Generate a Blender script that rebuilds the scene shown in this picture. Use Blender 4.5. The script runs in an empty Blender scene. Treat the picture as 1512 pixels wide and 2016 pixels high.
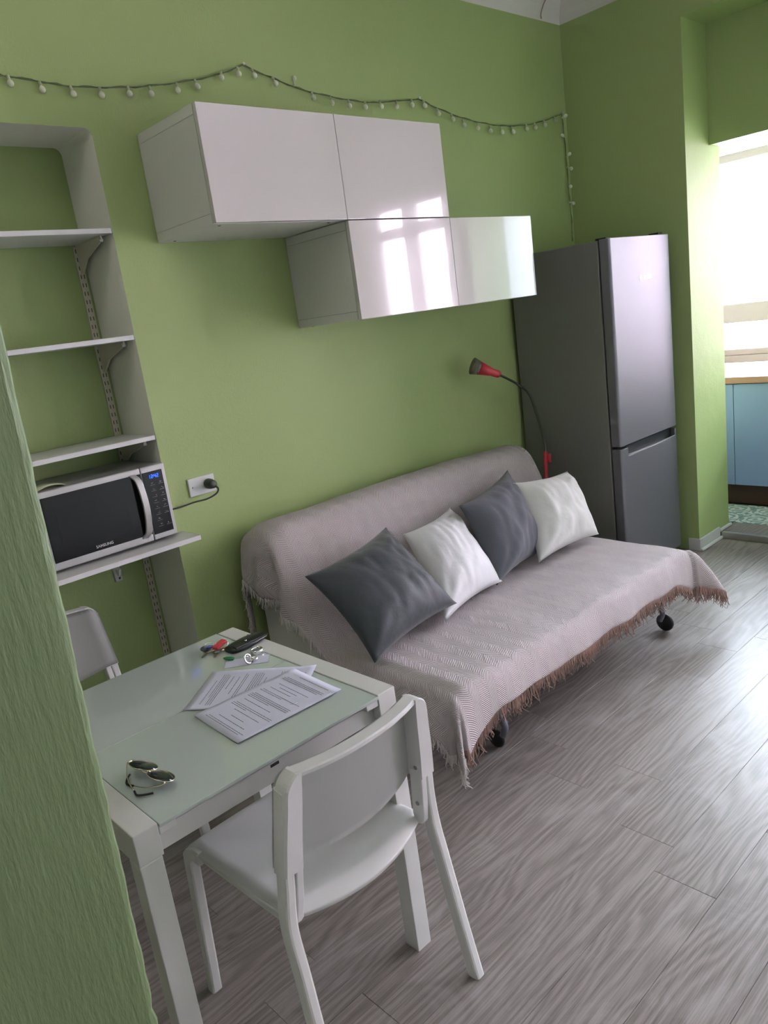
import bpy, bmesh, math, random
from mathutils import Vector, Matrix, noise
R = random.Random(7)
SC = bpy.context.scene
COL = SC.collection
PI = math.pi

# ------------------------------------------------------------------ camera
yaw, pitch, roll = 0.726638, -0.247093, -0.139592
fw = Vector((math.sin(yaw)*math.cos(pitch), math.cos(yaw)*math.cos(pitch), math.sin(pitch)))
r0 = fw.cross(Vector((0, 0, 1))).normalized(); u0 = r0.cross(fw)
rt = r0*math.cos(roll) + u0*math.sin(roll); up = -r0*math.sin(roll) + u0*math.cos(roll)
cd = bpy.data.cameras.new('camera'); cam = bpy.data.objects.new('camera', cd); COL.objects.link(cam)
m = Matrix((rt, up, -fw)).transposed().to_4x4(); m.translation = Vector((-1.53101, -2.78845, 1.63843))
cam.matrix_world = m
cd.sensor_fit = 'VERTICAL'; cd.sensor_height = 36; cd.lens = 1509.4/2016*36; cd.clip_start = .02
SC.camera = cam

# ------------------------------------------------------------------ world, light, exposure
w = bpy.data.worlds.new('World'); SC.world = w; w.use_nodes = True
bg = w.node_tree.nodes['Background']; bg.inputs[0].default_value = (.77, .875, 1.0, 1); bg.inputs[1].default_value = 12.0
SC.view_settings.view_transform = 'Standard'; SC.view_settings.look = 'None'; SC.view_settings.gamma = 1
SC.view_settings.use_curve_mapping = False
SC.view_settings.exposure = 2.04
def area(name, loc, rot, sx, sy, power, color=(1, 1, 1), portal=False):
    l = bpy.data.lights.new(name, 'AREA'); l.shape = 'RECTANGLE'; l.size = sx; l.size_y = sy
    l.energy = power; l.color = color
    if portal: l.cycles.is_portal = True
    o = bpy.data.objects.new(name, l); COL.objects.link(o); o.location = loc; o.rotation_euler = rot
    return o
area('window_portal', (4.33, -.94, 1.68), (0, PI/2, 0), 1.5, 1.7, 1, portal=True)
area('window_portal', (2.95, -2.28, 1.3), (0, PI/2, 0), 2.2, .85, 1, portal=True)
area('window_portal', (2.95, -3.6, 1.3), (0, PI/2, 0), 2.2, 1.1, 1, portal=True)
area('ceiling_fill_light', (-1.5, -1.0, 3.15), (0, 0, 0), .7, .7, 1.8, (1, .97, .92))  # added fill light without any fixture, lifts the left of the room

# ------------------------------------------------------------------ helpers
def mat(name, col, rough=.5, metal=0., coat=0., coat_rough=.03, bump=None, spec=.5, emis=None, trans=0., ior=1.45, sheen=0.):
    m = bpy.data.materials.new(name); m.use_nodes = True; nt = m.node_tree; b = nt.nodes['Principled BSDF']
    b.inputs['Base Color'].default_value = (*col, 1); b.inputs['Roughness'].default_value = rough
    b.inputs['Metallic'].default_value = metal; b.inputs['Coat Weight'].default_value = coat
    b.inputs['Coat Roughness'].default_value = coat_rough; b.inputs['Specular IOR Level'].default_value = spec
    b.inputs['Transmission Weight'].default_value = trans; b.inputs['IOR'].default_value = ior
    b.inputs['Sheen Weight'].default_value = sheen
    if emis:
        b.inputs['Emission Color'].default_value = (*emis[0], 1); b.inputs['Emission Strength'].default_value = emis[1]
    if bump:
        for i, (scale, strength, dist, vec) in enumerate(bump if isinstance(bump, list) else [bump]):
            tc = nt.nodes.new('ShaderNodeTexCoord'); mp = nt.nodes.new('ShaderNodeMapping'); mp.inputs['Scale'].default_value = vec
            n = nt.nodes.new('ShaderNodeTexNoise'); n.inputs['Scale'].default_value = scale; n.inputs['Detail'].default_value = 5
            bp = nt.nodes.new('ShaderNodeBump'); bp.inputs['Strength'].default_value = strength; bp.inputs['Distance'].default_value = dist
            nt.links.new(tc.outputs['Object'], mp.inputs[0]); nt.links.new(mp.outputs[0], n.inputs['Vector'])
            nt.links.new(n.outputs['Fac'], bp.inputs['Height'])
            prev = b.inputs['Normal'].links[0].from_socket if b.inputs['Normal'].links else None
            if prev: nt.links.new(prev, bp.inputs['Normal'])
            nt.links.new(bp.outputs[0], b.inputs['Normal'])
            if coat and not prev: nt.links.new(bp.outputs[0], b.inputs['Coat Normal'])
    return m

def obj(name, me, mats=None, parent=None, smooth=False, loc=None, rot=None):
    if isinstance(me, bmesh.types.BMesh):
        bm = me; me = bpy.data.meshes.new(name); bm.to_mesh(me); bm.free()
    o = bpy.data.objects.new(name, me); COL.objects.link(o)
    if mats:
        for mm in (mats if isinstance(mats, (list, tuple)) else [mats]): me.materials.append(mm)
    if smooth:
        for p in me.polygons: p.use_smooth = True
    if parent: o.parent = parent
    if loc is not None: o.location = loc
    if rot is not None: o.rotation_euler = rot
    return o
def empty(name, loc=(0, 0, 0), rz=0):
    o = bpy.data.objects.new(name, None); COL.objects.link(o); o.location = loc; o.rotation_euler = (0, 0, rz); o.empty_display_size = .1
    return o
def tag(o, label, cat, group=None):
    o['label'] = label; o['category'] = cat
    if group: o['group'] = group
    return o
def struct(o, label=None):
    o['kind'] = 'structure'
    if label: o['label'] = label
    return o
def box(bm, x0, x1, y0, y1, z0, z1, bev=0., seg=2, mi=0, M=None):
    g = bmesh.ops.create_cube(bm, size=1)['verts']
    T = Matrix.Translation(((x0+x1)/2, (y0+y1)/2, (z0+z1)/2)) @ Matrix.Diagonal((abs(x1-x0), abs(y1-y0), abs(z1-z0), 1))
    if M is not None: T = M @ T
    bmesh.ops.transform(bm, matrix=T, verts=g)
    fs = {f for v in g for f in v.link_faces}
    for f in fs: f.material_index = mi
    if bev > 0:
        es = {e for v in g for e in v.link_edges}
        r = bmesh.ops.bevel(bm, geom=list(es), offset=bev, segments=seg, profile=.5, affect='EDGES')
        for f in r['faces']: f.material_index = mi
def bx(*a, **k):
    bm = bmesh.new(); box(bm, *a, **k); return bm
def loft(bm, rings, closed=True, cap=True, mi=0, smooth=False):
    vr = [[bm.verts.new(p) for p in r] for r in rings]; n = len(rings[0])
    fs = []
    for a, b in zip(vr, vr[1:]):
        for i in range(n if closed else n-1):
            j = (i+1) % n; fs.append(bm.faces.new((a[i], a[j], b[j], b[i])))
    if cap and closed:
        fs.append(bm.faces.new(vr[0][::-1])); fs.append(bm.faces.new(vr[-1]))
    for f in fs: f.material_index = mi; f.smooth = smooth
    return vr
def tube(bm, pts, r, n=8, mi=0, smooth=True, taper=None):
    pts = [Vector(p) for p in pts]; rings = []; ref = None
    for i, p in enumerate(pts):
        t = (pts[min(i+1, len(pts)-1)] - pts[max(i-1, 0)]).normalized()
        if ref is None:
            ref = Vector((0, 0, 1)) if abs(t.z) < .9 else Vector((1, 0, 0))
        a = t.cross(ref).normalized(); b = a.cross(t).normalized(); ref = b
        rr = r if taper is None else r*taper[i]
        rings.append([p + a*math.cos(2*PI*k/n)*rr + b*math.sin(2*PI*k/n)*rr for k in range(n)])
    loft(bm, rings, mi=mi, smooth=smooth)
def rsweep(bm, pts, wx, dy, ch=.005, X=Vector((1, 0, 0)), mi=0):
    """chamfered rectangular tube; wx = width along X per point, dy = depth across the path"""
    pts = [Vector(p) for p in pts]; rings = []
    if not isinstance(wx, (list, tuple)): wx = [wx]*len(pts)
    if not isinstance(dy, (list, tuple)): dy = [dy]*len(pts)
    for i, p in enumerate(pts):
        t = (pts[min(i+1, len(pts)-1)] - pts[max(i-1, 0)]).normalized(); N = X.cross(t).normalized()
        a, b = wx[i]/2, dy[i]/2; c = min(ch, a*.8, b*.8)
        prof = [(a, -b+c), (a, b-c), (a-c*.3, b-c*.3), (a-c, b), (-a+c, b), (-a+c*.3, b-c*.3), (-a, b-c), (-a, -b+c), (-a+c*.3, -b+c*.3), (-a+c, -b), (a-c, -b), (a-c*.3, -b+c*.3)]
        rings.append([p + X*q[0] + N*q[1] for q in prof])
    loft(bm, rings, mi=mi)
def spl(pts, n=8):
    """Catmull-Rom through pts"""
    P = [Vector(p) for p in pts]; P = [P[0]*2-P[1]] + P + [P[-1]*2-P[-2]]; out = []
    for i in range(1, len(P)-2):
        for k in range(n):
            t = k/n; a, b, c, d = P[i-1], P[i], P[i+1], P[i+2]
            out.append(.5*((2*b) + (c-a)*t + (2*a-5*b+4*c-d)*t*t + (3*b-a-3*c+d)*t**3))
    out.append(P[-2]); return out
def lathe(bm, prof, n=24, M=Matrix(), mi=0, smooth=True, cap=True):
    rings = [[M @ Vector((r*math.cos(2*PI*k/n), r*math.sin(2*PI*k/n), z)) for k in range(n)] for r, z in prof]
    loft(bm, rings, mi=mi, smooth=smooth, cap=cap)
def frame_to(p, d, upv=(0, 0, 1)):
    """matrix with Z along d at p"""
    z = Vector(d).normalized(); x = Vector(upv).cross(z)
    if x.length < 1e-4: x = Vector((1, 0, 0))
    x.normalize(); y = z.cross(x); M = Matrix((x, y, z)).transposed().to_4x4(); M.translation = Vector(p); return M
def bevmod(o, wd=.003, seg=2, ang=35):
    b = o.modifiers.new('Bevel', 'BEVEL'); b.width = wd; b.segments = seg; b.limit_method = 'ANGLE'; b.angle_limit = math.radians(ang); return o
def text_mesh(s, size, ext=0.0003, bold=False):
    c = bpy.data.curves.new('t', 'FONT'); c.body = s; c.size = size; c.align_x = 'CENTER'; c.align_y = 'CENTER'; c.extrude = ext
    if bold: c.offset = size*.02
    c.resolution_u = 3
    o = bpy.data.objects.new('t', c); COL.objects.link(o); bpy.context.view_layer.update()
    me = bpy.data.meshes.new_from_object(o.evaluated_get(bpy.context.evaluated_depsgraph_get()))
    bpy.data.objects.remove(o); bpy.data.curves.remove(c); return me

# ------------------------------------------------------------------ materials
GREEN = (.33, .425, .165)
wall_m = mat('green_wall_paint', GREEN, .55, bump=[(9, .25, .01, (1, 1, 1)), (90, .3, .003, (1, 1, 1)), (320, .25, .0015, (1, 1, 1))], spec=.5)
part_m = mat('shaded_green_brushed_paint', (.145, .205, .095), .55, bump=[(80, .42, .006, (1, 1, .16)), (220, .35, .003, (1, 1, .25))], spec=.4)  # wall green made darker: the partition's weaker light is put into the colour
white_wall = mat('white_reveal_paint', (.78, .78, .71), .6, bump=(60, .2, .004, (1, 1, 1)))
ceil_m = mat('white_ceiling_paint', (.66, .64, .59), .7, bump=(30, .15, .004, (1, 1, 1)))
room_m = mat('pale_room_wall_paint', (.80, .78, .74), .7)
white_pl = mat('white_plastic', (.56, .57, .55), .38)
white_metal = mat('white_painted_metal', (.56, .57, .54), .32)
gloss = mat('glossy_white_door', (.56, .54, .52), .12, coat=1., coat_rough=.012, bump=[(3.2, .022, .012, (1, 1, 1)), (38, .05, .0010, (1, 1, 1))], spec=.7)
carc = mat('white_carcass', (.60, .61, .57), .4)
dark = mat('dark_gap', (.02, .02, .02), .6)
shelf_m = mat('white_shelf_laminate', (.60, .61, .60), .35)
cream = mat('cream_painted_steel', (.60, .57, .46), .45)
black_gl = mat('black_glass', (.005, .005, .006), .10, spec=.35)
black_pl = mat('black_plastic', (.018, .018, .02), .4)
cable_m = mat('grey_cable', (.06, .07, .055), .5)
silver = mat('silver_paint', (.40, .40, .385), .38, metal=.6)
steel = mat('brushed_stainless', (.20, .198, .22), .50, metal=.75, bump=(60, .05, .001, (1, 1, 14)))
fridge_side = mat('fridge_grey_side', (.20, .20, .185), .42, metal=.35)
chrome = mat('chrome', (.75, .75, .76), .12, metal=1.)
darkchrome = mat('worn_metal', (.35, .33, .30), .28, metal=1.)
red_m = mat('red_lacquer', (.52, .035, .05), .28, coat=.4)
leather = mat('black_leather', (.012, .013, .016), .33, bump=(120, .3, .001, (1, 1, 1)))
green_pl = mat('green_plastic', (.015, .22, .07), .2)
blue_pl = mat('blue_plastic', (.04, .05, .35), .3)
lens_m = mat('dark_green_lens', (.012, .018, .017), .12, spec=.4)
gold = mat('pale_gold_wire', (.62, .54, .40), .25, metal=1.)
glass_top = mat('frosted_white_glass', (.43, .50, .455), .10, coat=.8, coat_rough=.03)
paper_m = mat('white_paper', (.53, .55, .64), .75)
ink = mat('printed_ink', (.13, .13, .16), .8)
blue_dr = mat('light_blue_cabinet', (.27, .36, .66), .35)
plinth_m = mat('brown_plinth', (.075, .035, .028), .5)
sill_m = mat('terracotta_worktop', (.42, .22, .18), .4)
win_m = mat('white_window_frame', (.50, .44, .45), .4)
alu = mat('aluminium_edge_strip', (.55, .54, .52), .3, metal=1.)
base_m = mat('grey_white_baseboard', (.52, .53, .50), .45)
lightgrey = mat('printed_grey', (.45, .45, .45), .5)
pink_m = mat('pink_facade', (.48, .335, .36), .8)
bulb_m = mat('frosted_bulb', (.62, .66, .48), .3, coat=.3)
cord_m = mat('dark_green_cord', (.13, .16, .08), .6)
glassy = mat('clear_glass', (1, 1, 1), .0, trans=1., ior=1.45)

def fabric(name, col, scale=500, strength=.3, rough=.9, wr=0., sheen=.2):
    m = mat(name, col, rough, bump=[(scale, strength, .0006, (1, 1, 1))] + ([(14, wr, .012, (1, 1, 1))] if wr else []), spec=.2, sheen=sheen)
    return m
grey_fab = fabric('dark_grey_satin', (.052, .060, .066), 400, .12, .42, .35)
grey_fab2 = fabric('mid_grey_cotton', (.085, .092, .108), 450, .3, .75, .3)
white_fab = fabric('white_satin', (.62, .62, .63), 400, .1, .48, .35)
white_fab2 = fabric('off_white_cotton', (.60, .61, .58), 450, .2, .7, .3)
mattress_m = fabric('off_white_mattress_cover', (.56, .57, .52), 300, .4, .9)
fringe_b = fabric('brown_fringe_yarn', (.32, .20, .165), 300, .3)
fringe_w = fabric('cream_fringe_yarn', (.52, .49, .46), 300, .3)

# throw: herringbone weave on UV metres
throw_m = mat('herringbone_throw', (.60, .52, .49), .9, spec=.15, sheen=.15)
nt = throw_m.node_tree; N = nt.nodes; Lk = nt.links; B = N['Principled BSDF']
def mnode(op, a, b=None, c=None):
    n = N.new('ShaderNodeMath'); n.operation = op
    for i, v in enumerate((a, b, c)):
        if v is None: continue
        if isinstance(v, (int, float)): n.inputs[i].default_value = v
        else: Lk.new(v, n.inputs[i])
    return n.outputs[0]
uvn = N.new('ShaderNodeUVMap'); sep = N.new('ShaderNodeSeparateXYZ'); Lk.new(uvn.outputs[0], sep.inputs[0])
nz = N.new('ShaderNodeTexNoise'); nz.inputs['Scale'].default_value = 3; Lk.new(uvn.outputs[0], nz.inputs['Vector'])
us = mnode('ADD', sep.outputs[0], mnode('MULTIPLY', nz.outputs['Fac'], .03))
tri = mnode('PINGPONG', us, .042)
q = mnode('ADD', sep.outputs[1], mnode('MULTIPLY', tri, 1.1))
ln = mnode('SINE', mnode('MULTIPLY', q, 2*PI/.0088))
crs = mnode('SINE', mnode('MULTIPLY', sep.outputs[0], 2*PI/.0034))
hgt = mnode('ADD', ln, mnode('MULTIPLY', crs, .25))
bp = N.new('ShaderNodeBump'); bp.inputs['Strength'].default_value = .75; bp.inputs['Distance'].default_value = .0016
Lk.new(hgt, bp.inputs['Height'])
nb = N.new('ShaderNodeTexNoise'); nb.inputs['Scale'].default_value = 9; nb.inputs['Detail'].default_value = 4; Lk.new(uvn.outputs[0], nb.inputs['Vector'])
bp2 = N.new('ShaderNodeBump'); bp2.inputs['Strength'].default_value = .5; bp2.inputs['Distance'].default_value = .012
Lk.new(nb.outputs['Fac'], bp2.inputs['Height']); Lk.new(bp2.outputs[0], bp.inputs['Normal']); Lk.new(bp.outputs[0], B.inputs['Normal'])
cr = N.new('ShaderNodeValToRGB'); cr.color_ramp.elements[0].color = (.34, .29, .28, 1); cr.color_ramp.elements[1].color = (.60, .55, .55, 1)
cr.color_ramp.elements[0].position = .05; cr.color_ramp.elements[1].position = .65
Lk.new(mnode('MULTIPLY_ADD', ln, .5, .5), cr.inputs[0]); Lk.new(cr.outputs[0], B.inputs['Base Color'])

# floor wood
wood = mat('grey_oak_plank', (.2, .17, .15), .3, spec=.36)
nt = wood.node_tree; N = nt.nodes; Lk = nt.links; B = N['Principled BSDF']
tc = N.new('ShaderNodeTexCoord'); oi = N.new('ShaderNodeObjectInfo')
add = N.new('ShaderNodeVectorMath'); add.operation = 'ADD'
rm = N.new('ShaderNodeVectorMath'); rm.operation = 'SCALE'; rm.inputs[0].default_value = (7.3, 3.1, 5.7); Lk.new(oi.outputs['Random'], rm.inputs['Scale'])
Lk.new(tc.outputs['Object'], add.inputs[0]); Lk.new(rm.outputs[0], add.inputs[1])
mp = N.new('ShaderNodeMapping'); mp.inputs['Scale'].default_value = (.9, 5, 1); Lk.new(add.outputs[0], mp.inputs[0])
n1 = N.new('ShaderNodeTexNoise'); n1.inputs['Scale'].default_value = 1.4; n1.inputs['Detail'].default_value = 3; n1.inputs['Distortion'].default_value = .2; n1.inputs['Roughness'].default_value = .4
Lk.new(mp.outputs[0], n1.inputs['Vector'])
sy = N.new('ShaderNodeSeparateXYZ'); Lk.new(add.outputs[0], sy.inputs[0])
rings_ = mnode('SINE', mnode('ADD', mnode('MULTIPLY', sy.outputs[1], 210), mnode('MULTIPLY', n1.outputs['Fac'], 62)))
mp2 = N.new('ShaderNodeMapping'); mp2.inputs['Scale'].default_value = (3, 120, 1); Lk.new(add.outputs[0], mp2.inputs[0])
n2 = N.new('ShaderNodeTexNoise'); n2.inputs['Scale'].default_value = 2.2; n2.inputs['Detail'].default_value = 6; n2.inputs['Roughness'].default_value = .65; Lk.new(mp2.outputs[0], n2.inputs['Vector'])
g = mnode('ADD', mnode('MULTIPLY', rings_, .12), mnode('ADD', mnode('MULTIPLY', n2.outputs['Fac'], 1.15), mnode('MULTIPLY', oi.outputs['Random'], .12)))
cr = N.new('ShaderNodeValToRGB'); e = cr.color_ramp.elements
e[0].position = .36; e[0].color = (.135, .113, .098, 1); e[1].position = .85; e[1].color = (.27, .240, .222, 1)
Lk.new(g, cr.inputs[0])
# scuffs: worn pale smears with their own shape
geo = N.new('ShaderNodeNewGeometry'); mp3 = N.new('ShaderNodeMapping'); mp3.inputs['Scale'].default_value = (1.0, 1.6, 1); Lk.new(geo.outputs['Position'], mp3.inputs[0])
n3 = N.new('ShaderNodeTexNoise'); n3.inputs['Scale'].default_value = 3.1; n3.inputs['Detail'].default_value = 9; n3.inputs['Roughness'].default_value = .62; n3.inputs['Distortion'].default_value = .8; Lk.new(mp3.outputs[0], n3.inputs['Vector'])
sc_ = N.new('ShaderNodeMapRange'); sc_.inputs[1].default_value = .53; sc_.inputs[2].default_value = .72; sc_.inputs[4].default_value = .30; Lk.new(n3.outputs['Fac'], sc_.inputs[0])
mx = N.new('ShaderNodeMix'); mx.data_type = 'RGBA'; mx.inputs['B'].default_value = (.42, .40, .40, 1)
Lk.new(sc_.outputs[0], mx.inputs['Factor']); Lk.new(cr.outputs[0], mx.inputs['A']); Lk.new(mx.outputs['Result'], B.inputs['Base Color'])
Lk.new(mnode('MULTIPLY_ADD', n3.outputs['Fac'], .18, .27), B.inputs['Roughness'])
bp = N.new('ShaderNodeBump'); bp.inputs['Strength'].default_value = .22; bp.inputs['Distance'].default_value = .0012; Lk.new(n2.outputs['Fac'], bp.inputs['Height']); Lk.new(bp.outputs[0], B.inputs['Normal'])

# patterned cement tile
tile_m = mat('patterned_cement_tile', (.5, .55, .52), .4)
nt = tile_m.node_tree; N = nt.nodes; Lk = nt.links; B = N['Principled BSDF']
tc = N.new('ShaderNodeTexCoord'); oi = N.new('ShaderNodeObjectInfo'); vd = N.new('ShaderNodeVectorMath'); vd.operation = 'LENGTH'; Lk.new(tc.outputs['Object'], vd.inputs[0])
wv = N.new('ShaderNodeTexVoronoi'); wv.inputs['Scale'].default_value = 22; Lk.new(tc.outputs['Object'], wv.inputs['Vector'])
f_ = mnode('ADD', mnode('MULTIPLY', vd.outputs['Value'], 150), mnode('MULTIPLY', wv.outputs['Distance'], mnode('MULTIPLY', oi.outputs['Random'], 9)))
s_ = mnode('SINE', f_)
cr = N.new('ShaderNodeValToRGB'); cr.color_ramp.interpolation = 'LINEAR'; e = cr.color_ramp.elements
e[0].position = .35; e[0].color = (.20, .30, .31, 1); e[1].position = .6; e[1].color = (.62, .66, .62, 1)
Lk.new(mnode('MULTIPLY_ADD', s_, .5, .5), cr.inputs[0]); Lk.new(cr.outputs[0], B.inputs['Base Color'])

# ------------------------------------------------------------------ structure
CE = 3.255   # ceiling height
# back wall: right part, strip above niche, left part, niche back
bm = bmesh.new()
box(bm, -.145, 3.3, 0, .4, 0, CE); box(bm, -1.3, -.145, 0, .4, 2.445, CE); box(bm, -3.2, -1.3, 0, .4, 0, CE)
box(bm, -1.3, -.145, .285, .4, 0, 2.445)
struct(obj('wall_back', bm, wall_m), 'green plaster back wall with a deep shelf niche')
# white painted niche lining with rounded corner; its front lip is green like the wall
bm = bmesh.new(); xr, zt, t = -.172, 2.418, .027
inner = [(xr, 0), (xr, zt-.03)] + [(xr-.03+.03*math.cos(a), zt-.03+.03*math.sin(a)) for a in [PI/2*k/6 for k in range(1, 6)]] + [(xr-.03, zt), (-1.3, zt)]
outer = [(xr+t, 0), (xr+t, zt-.03)] + [(xr+t, zt+t)]*5 + [(xr-.03, zt+t), (-1.3, zt+t)]
fv = [[bm.verts.new((x, y, z)) for x, z in prof] for prof, y in ((inner, .0), (inner, .285), (outer, .0), (outer, .285))]
for i in range(len(inner)-1):
    def quad(a, b, c, d, mi):
        vs = []
        for v in (a, b, c, d):
            if v not in vs and all((v.co-q.co).length > 1e-6 for q in vs): vs.append(v)
        if len(vs) > 2: f = bm.faces.new(vs); f.material_index = mi
    quad(fv[0][i], fv[0][i+1], fv[1][i+1], fv[1][i], 0)
    quad(fv[2][i], fv[2][i+1], fv[0][i+1], fv[0][i], 1)
struct(obj('trim_niche', bm, [white_wall, wall_m]), 'white painted lining of the shelf niche')
# right wall
bm = bmesh.new(); x0, x1 = 2.83, 3.25
box(bm, x0, x1, -.723, .0, 0, CE)
box(bm, x0, x1, -1.68, -.723, 2.93, CE)
box(bm, 3.115, x1, -1.68, -.723, 2.32, 2.93)
box(bm, x0, x1, -1.80, -1.68, 0, CE); x1 = 2.97
box(bm, x0, x1, -1.88, -1.80, 0, CE)
box(bm, x0, x1, -2.68, -1.88, 0, .12); box(bm, x0, x1, -2.68, -1.88, 2.46, CE)
box(bm, x0, x1, -3.05, -2.68, 0, CE); box(bm, x0, x1, -4.15, -3.05, 0, .12); box(bm, x0, x1, -4.15, -3.05, 2.46, CE); box(bm, x0, x1, -4.4, -4.15, 0, CE)
bmesh.ops.remove_doubles(bm, verts=bm.verts, dist=1e-5)
struct(obj('wall_right', bm, wall_m), 'green wall with a deep doorway to the kitchenette')
# walls out of view
struct(obj('wall_left', bx(-3.3, -3.2, -4.4, .4, 0, CE), room_m))
bm = bmesh.new(); box(bm, -3.2, 3.25, -4.4, -4.3, 0, CE)
struct(obj('wall_front', bm, room_m))
struct(obj('ceiling', bx(-3.3, 3.25, -4.4, .4, CE, CE+.1), ceil_m), 'white ceiling')
# coved cornice
def cove(name, run, lab):
    bm = bmesh.new(); r = .125; prof = [(r*(1-math.sin(a)), r*(1-math.cos(a))) for a in [PI/2*k/10 for k in range(11)]]
    # (distance from wall, drop below ceiling)
    pr = [(0, 0)] + [(r - r*math.cos(a), r - r*math.sin(a)) for a in [PI/2*k/10 for k in range(11)]]
    loft(bm, [[run(d, h, e) for d, h in pr] for e in (0, 1)], smooth=False)
    return struct(obj(name, bm, ceil_m, smooth=False), lab)
cove('trim_1', lambda d, h, e: (-3.2 + 6.03*e, -d, CE-h), 'white coved cornice over the back wall')
cove('trim_2', lambda d, h, e: (2.83-d, -4.3 + 4.3*e, CE-h), 'white coved cornice over the right wall')
# foreground partition wall with a lumpy worn edge
def make_partition():
    bm = bmesh.new(); nz = 150; rings = []
    for k in range(nz+1):
        z = 3.25*k/nz
        xe = -1.2385 + .0262*z
        j = .0028*noise.noise((0, 0, z*22)) + .0022*noise.noise((3, 0, z*60))
        if z < .75: j += .004*noise.noise((5, 2, z*45))
        ring = [(-3.2, -1.75, z), (-2.2, -1.75, z), (xe-.05, -1.75+.001*noise.noise((1, 1, z*20)), z), (xe-.012, -1.749, z), (xe-.004+j, -1.746, z), (xe+j, -1.740, z), (xe+j*.5+.001, -1.72, z), (xe, -1.62, z), (-3.2, -1.62, z)]
        rings.append(ring)
    vr = loft(bm, rings, smooth=False)
    return bm
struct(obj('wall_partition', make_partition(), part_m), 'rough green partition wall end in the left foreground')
# floor
fl = obj('floor', bx(-3.2, 3.14, -4.3, .285, -.09, -.004), mat('dark_underlay', (.03, .027, .025), .9)); struct(fl, 'grey oak plank floor')
def plank_mesh(L, W):
    g = .0005; bm = bmesh.new(); c = .0005
    box(bm, g, L-g, g, W-g, -.0035, 0)
    top = [e for e in bm.edges if all(v.co.z > -1e-6 for v in e.verts)]
    bmesh.ops.bevel(bm, geom=top, offset=c, segments=1, affect='EDGES')
    me = bpy.data.meshes.new('floor_plank'); bm.to_mesh(me); bm.free(); me.materials.append(wood); return me
PL, PW = 1.22, .18; cache = {}
known = {0: .578, -1: .30, -2: .178, 1: .40, 2: -.655}
for k in range(-15, 11):
    ya = -1.63 + PW*k; yb = ya+PW
    ya2, yb2 = max(ya, -4.3), min(yb, .285)
    if yb2-ya2 < .01: continue
    off = known.get(k, R.uniform(0, PL)); xs = off - math.ceil((off+3.2)/PL)*PL
    xmax = 2.83 if (ya > -.75 or yb < -1.66) else 3.1
    xmin = -1.3 if False else -3.2
    if ya >= -.05: xmin, xmax = -1.3, -.172
    while xs < xmax:
        a, b = max(xs, xmin), min(xs+PL, xmax); xs += PL
        if b-a < .02: continue
        key = (round(b-a, 3), round(yb2-ya2, 3))
        if key not in cache: cache[key] = plank_mesh(*key)
        obj('floor_plank', cache[key], parent=fl, loc=(a, ya2, 0))
# baseboards
bm = bmesh.new(); box(bm, 2.83, 3.095, -.736, -.723, 0, .075, .003); box(bm, 2.817, 2.83, -.736, -.66, 0, .075, .003)
struct(obj('baseboard_right', bm, base_m), 'grey baseboard round the doorway jamb')
bm = bmesh.new(); box(bm, 2.815, 3.10, -.752, -.736, 0, .018, .006); box(bm, 3.09, 3.26, -.742, -.723, .041, .060, .006)
struct(obj('trim_3', bm, white_pl), 'white quadrant strips along the jamb')
struct(obj('baseboard_back', bx(-.145, 2.83, -.012, 0, 0, .075, .003), base_m))
# step up into kitchenette
bm = bmesh.new(); box(bm, 3.106, 3.33, -1.68, -.723, -.05, .038)
st = struct(obj('floor_step', bm, wood), 'low wooden step at the kitchenette doorway')
bm = bmesh.new(); box(bm, 3.096, 3.108, -1.68, -.742, 0, .0385, .002); box(bm, 3.096, 3.125, -1.68, -.742, .0375, .0405, .001)
obj('edge_strip', bm, alu, st)['label'] = 'aluminium nosing of the step'
# kitchenette shell
kf = struct(obj('floor_kitchenette', bx(3.25, 4.35, -1.8, -.1, -.09, .036), dark), 'patterned tile floor of the kitchenette')
bm = bx(-.0985, .0985, -.0985, .0985, -.004, .0, .0008, 1); tm = bpy.data.meshes.new('floor_tile'); bm.to_mesh(tm); bm.free(); tm.materials.append(tile_m)
for i in range(2):
    for j in range(8): obj('floor_tile', tm, parent=kf, loc=(3.43+.2*i, -.22-.2*j, .040))
bm = bmesh.new(); box(bm, 3.25, 4.45, -.1, 0, 0, 2.75); box(bm, 3.25, 4.45, -1.9, -1.8, 0, 2.75); box(bm, 4.35, 4.45, -1.8, -.1, 0, .95); box(bm, 4.25, 4.45, -1.8, -.1, 2.405, 2.6)
struct(obj('wall_kitchenette', bm, mat('kitchenette_tile_white', (.75, .76, .76), .25)))
struct(obj('ceiling_kitchenette', bx(3.25, 4.45, -1.9, 0, 2.6, 2.75), ceil_m))
# windows
def window(name, x, y0, y1, z0, z1, trans, nm, lab=None):
    root = struct(empty(name, (x, (y0+y1)/2, z0)), lab); F = .055
    def bar(a, b, c, d, nmn='window_frame'):
        o = obj(nmn, bx(-.03, .03, a-(y0+y1)/2, b-(y0+y1)/2, c-z0, d-z0, .006), win_m, root); return o
    bar(y0, y1, z0, z0+F); bar(y0, y1, z1-F, z1); bar(y0, y0+F, z0+F, z1-F); bar(y1-F, y1, z0+F, z1-F)
    for t in trans:
        t, h_ = t if isinstance(t, tuple) else (t, .075)
        bar(y0+F, y1-F, t, t+h_)
    ys = [y0 + (y1-y0)*k/nm for k in range(1, nm)]
    for yy in ys: bar(yy-.062, yy+.062, z0+F, z1-F, 'mullion')
    o = obj('pane', bx(-.002, .002, y0+F-(y0+y1)/2, y1-F-(y0+y1)/2, F, z1-z0-F), thin_glass, root)
    return root
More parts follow.
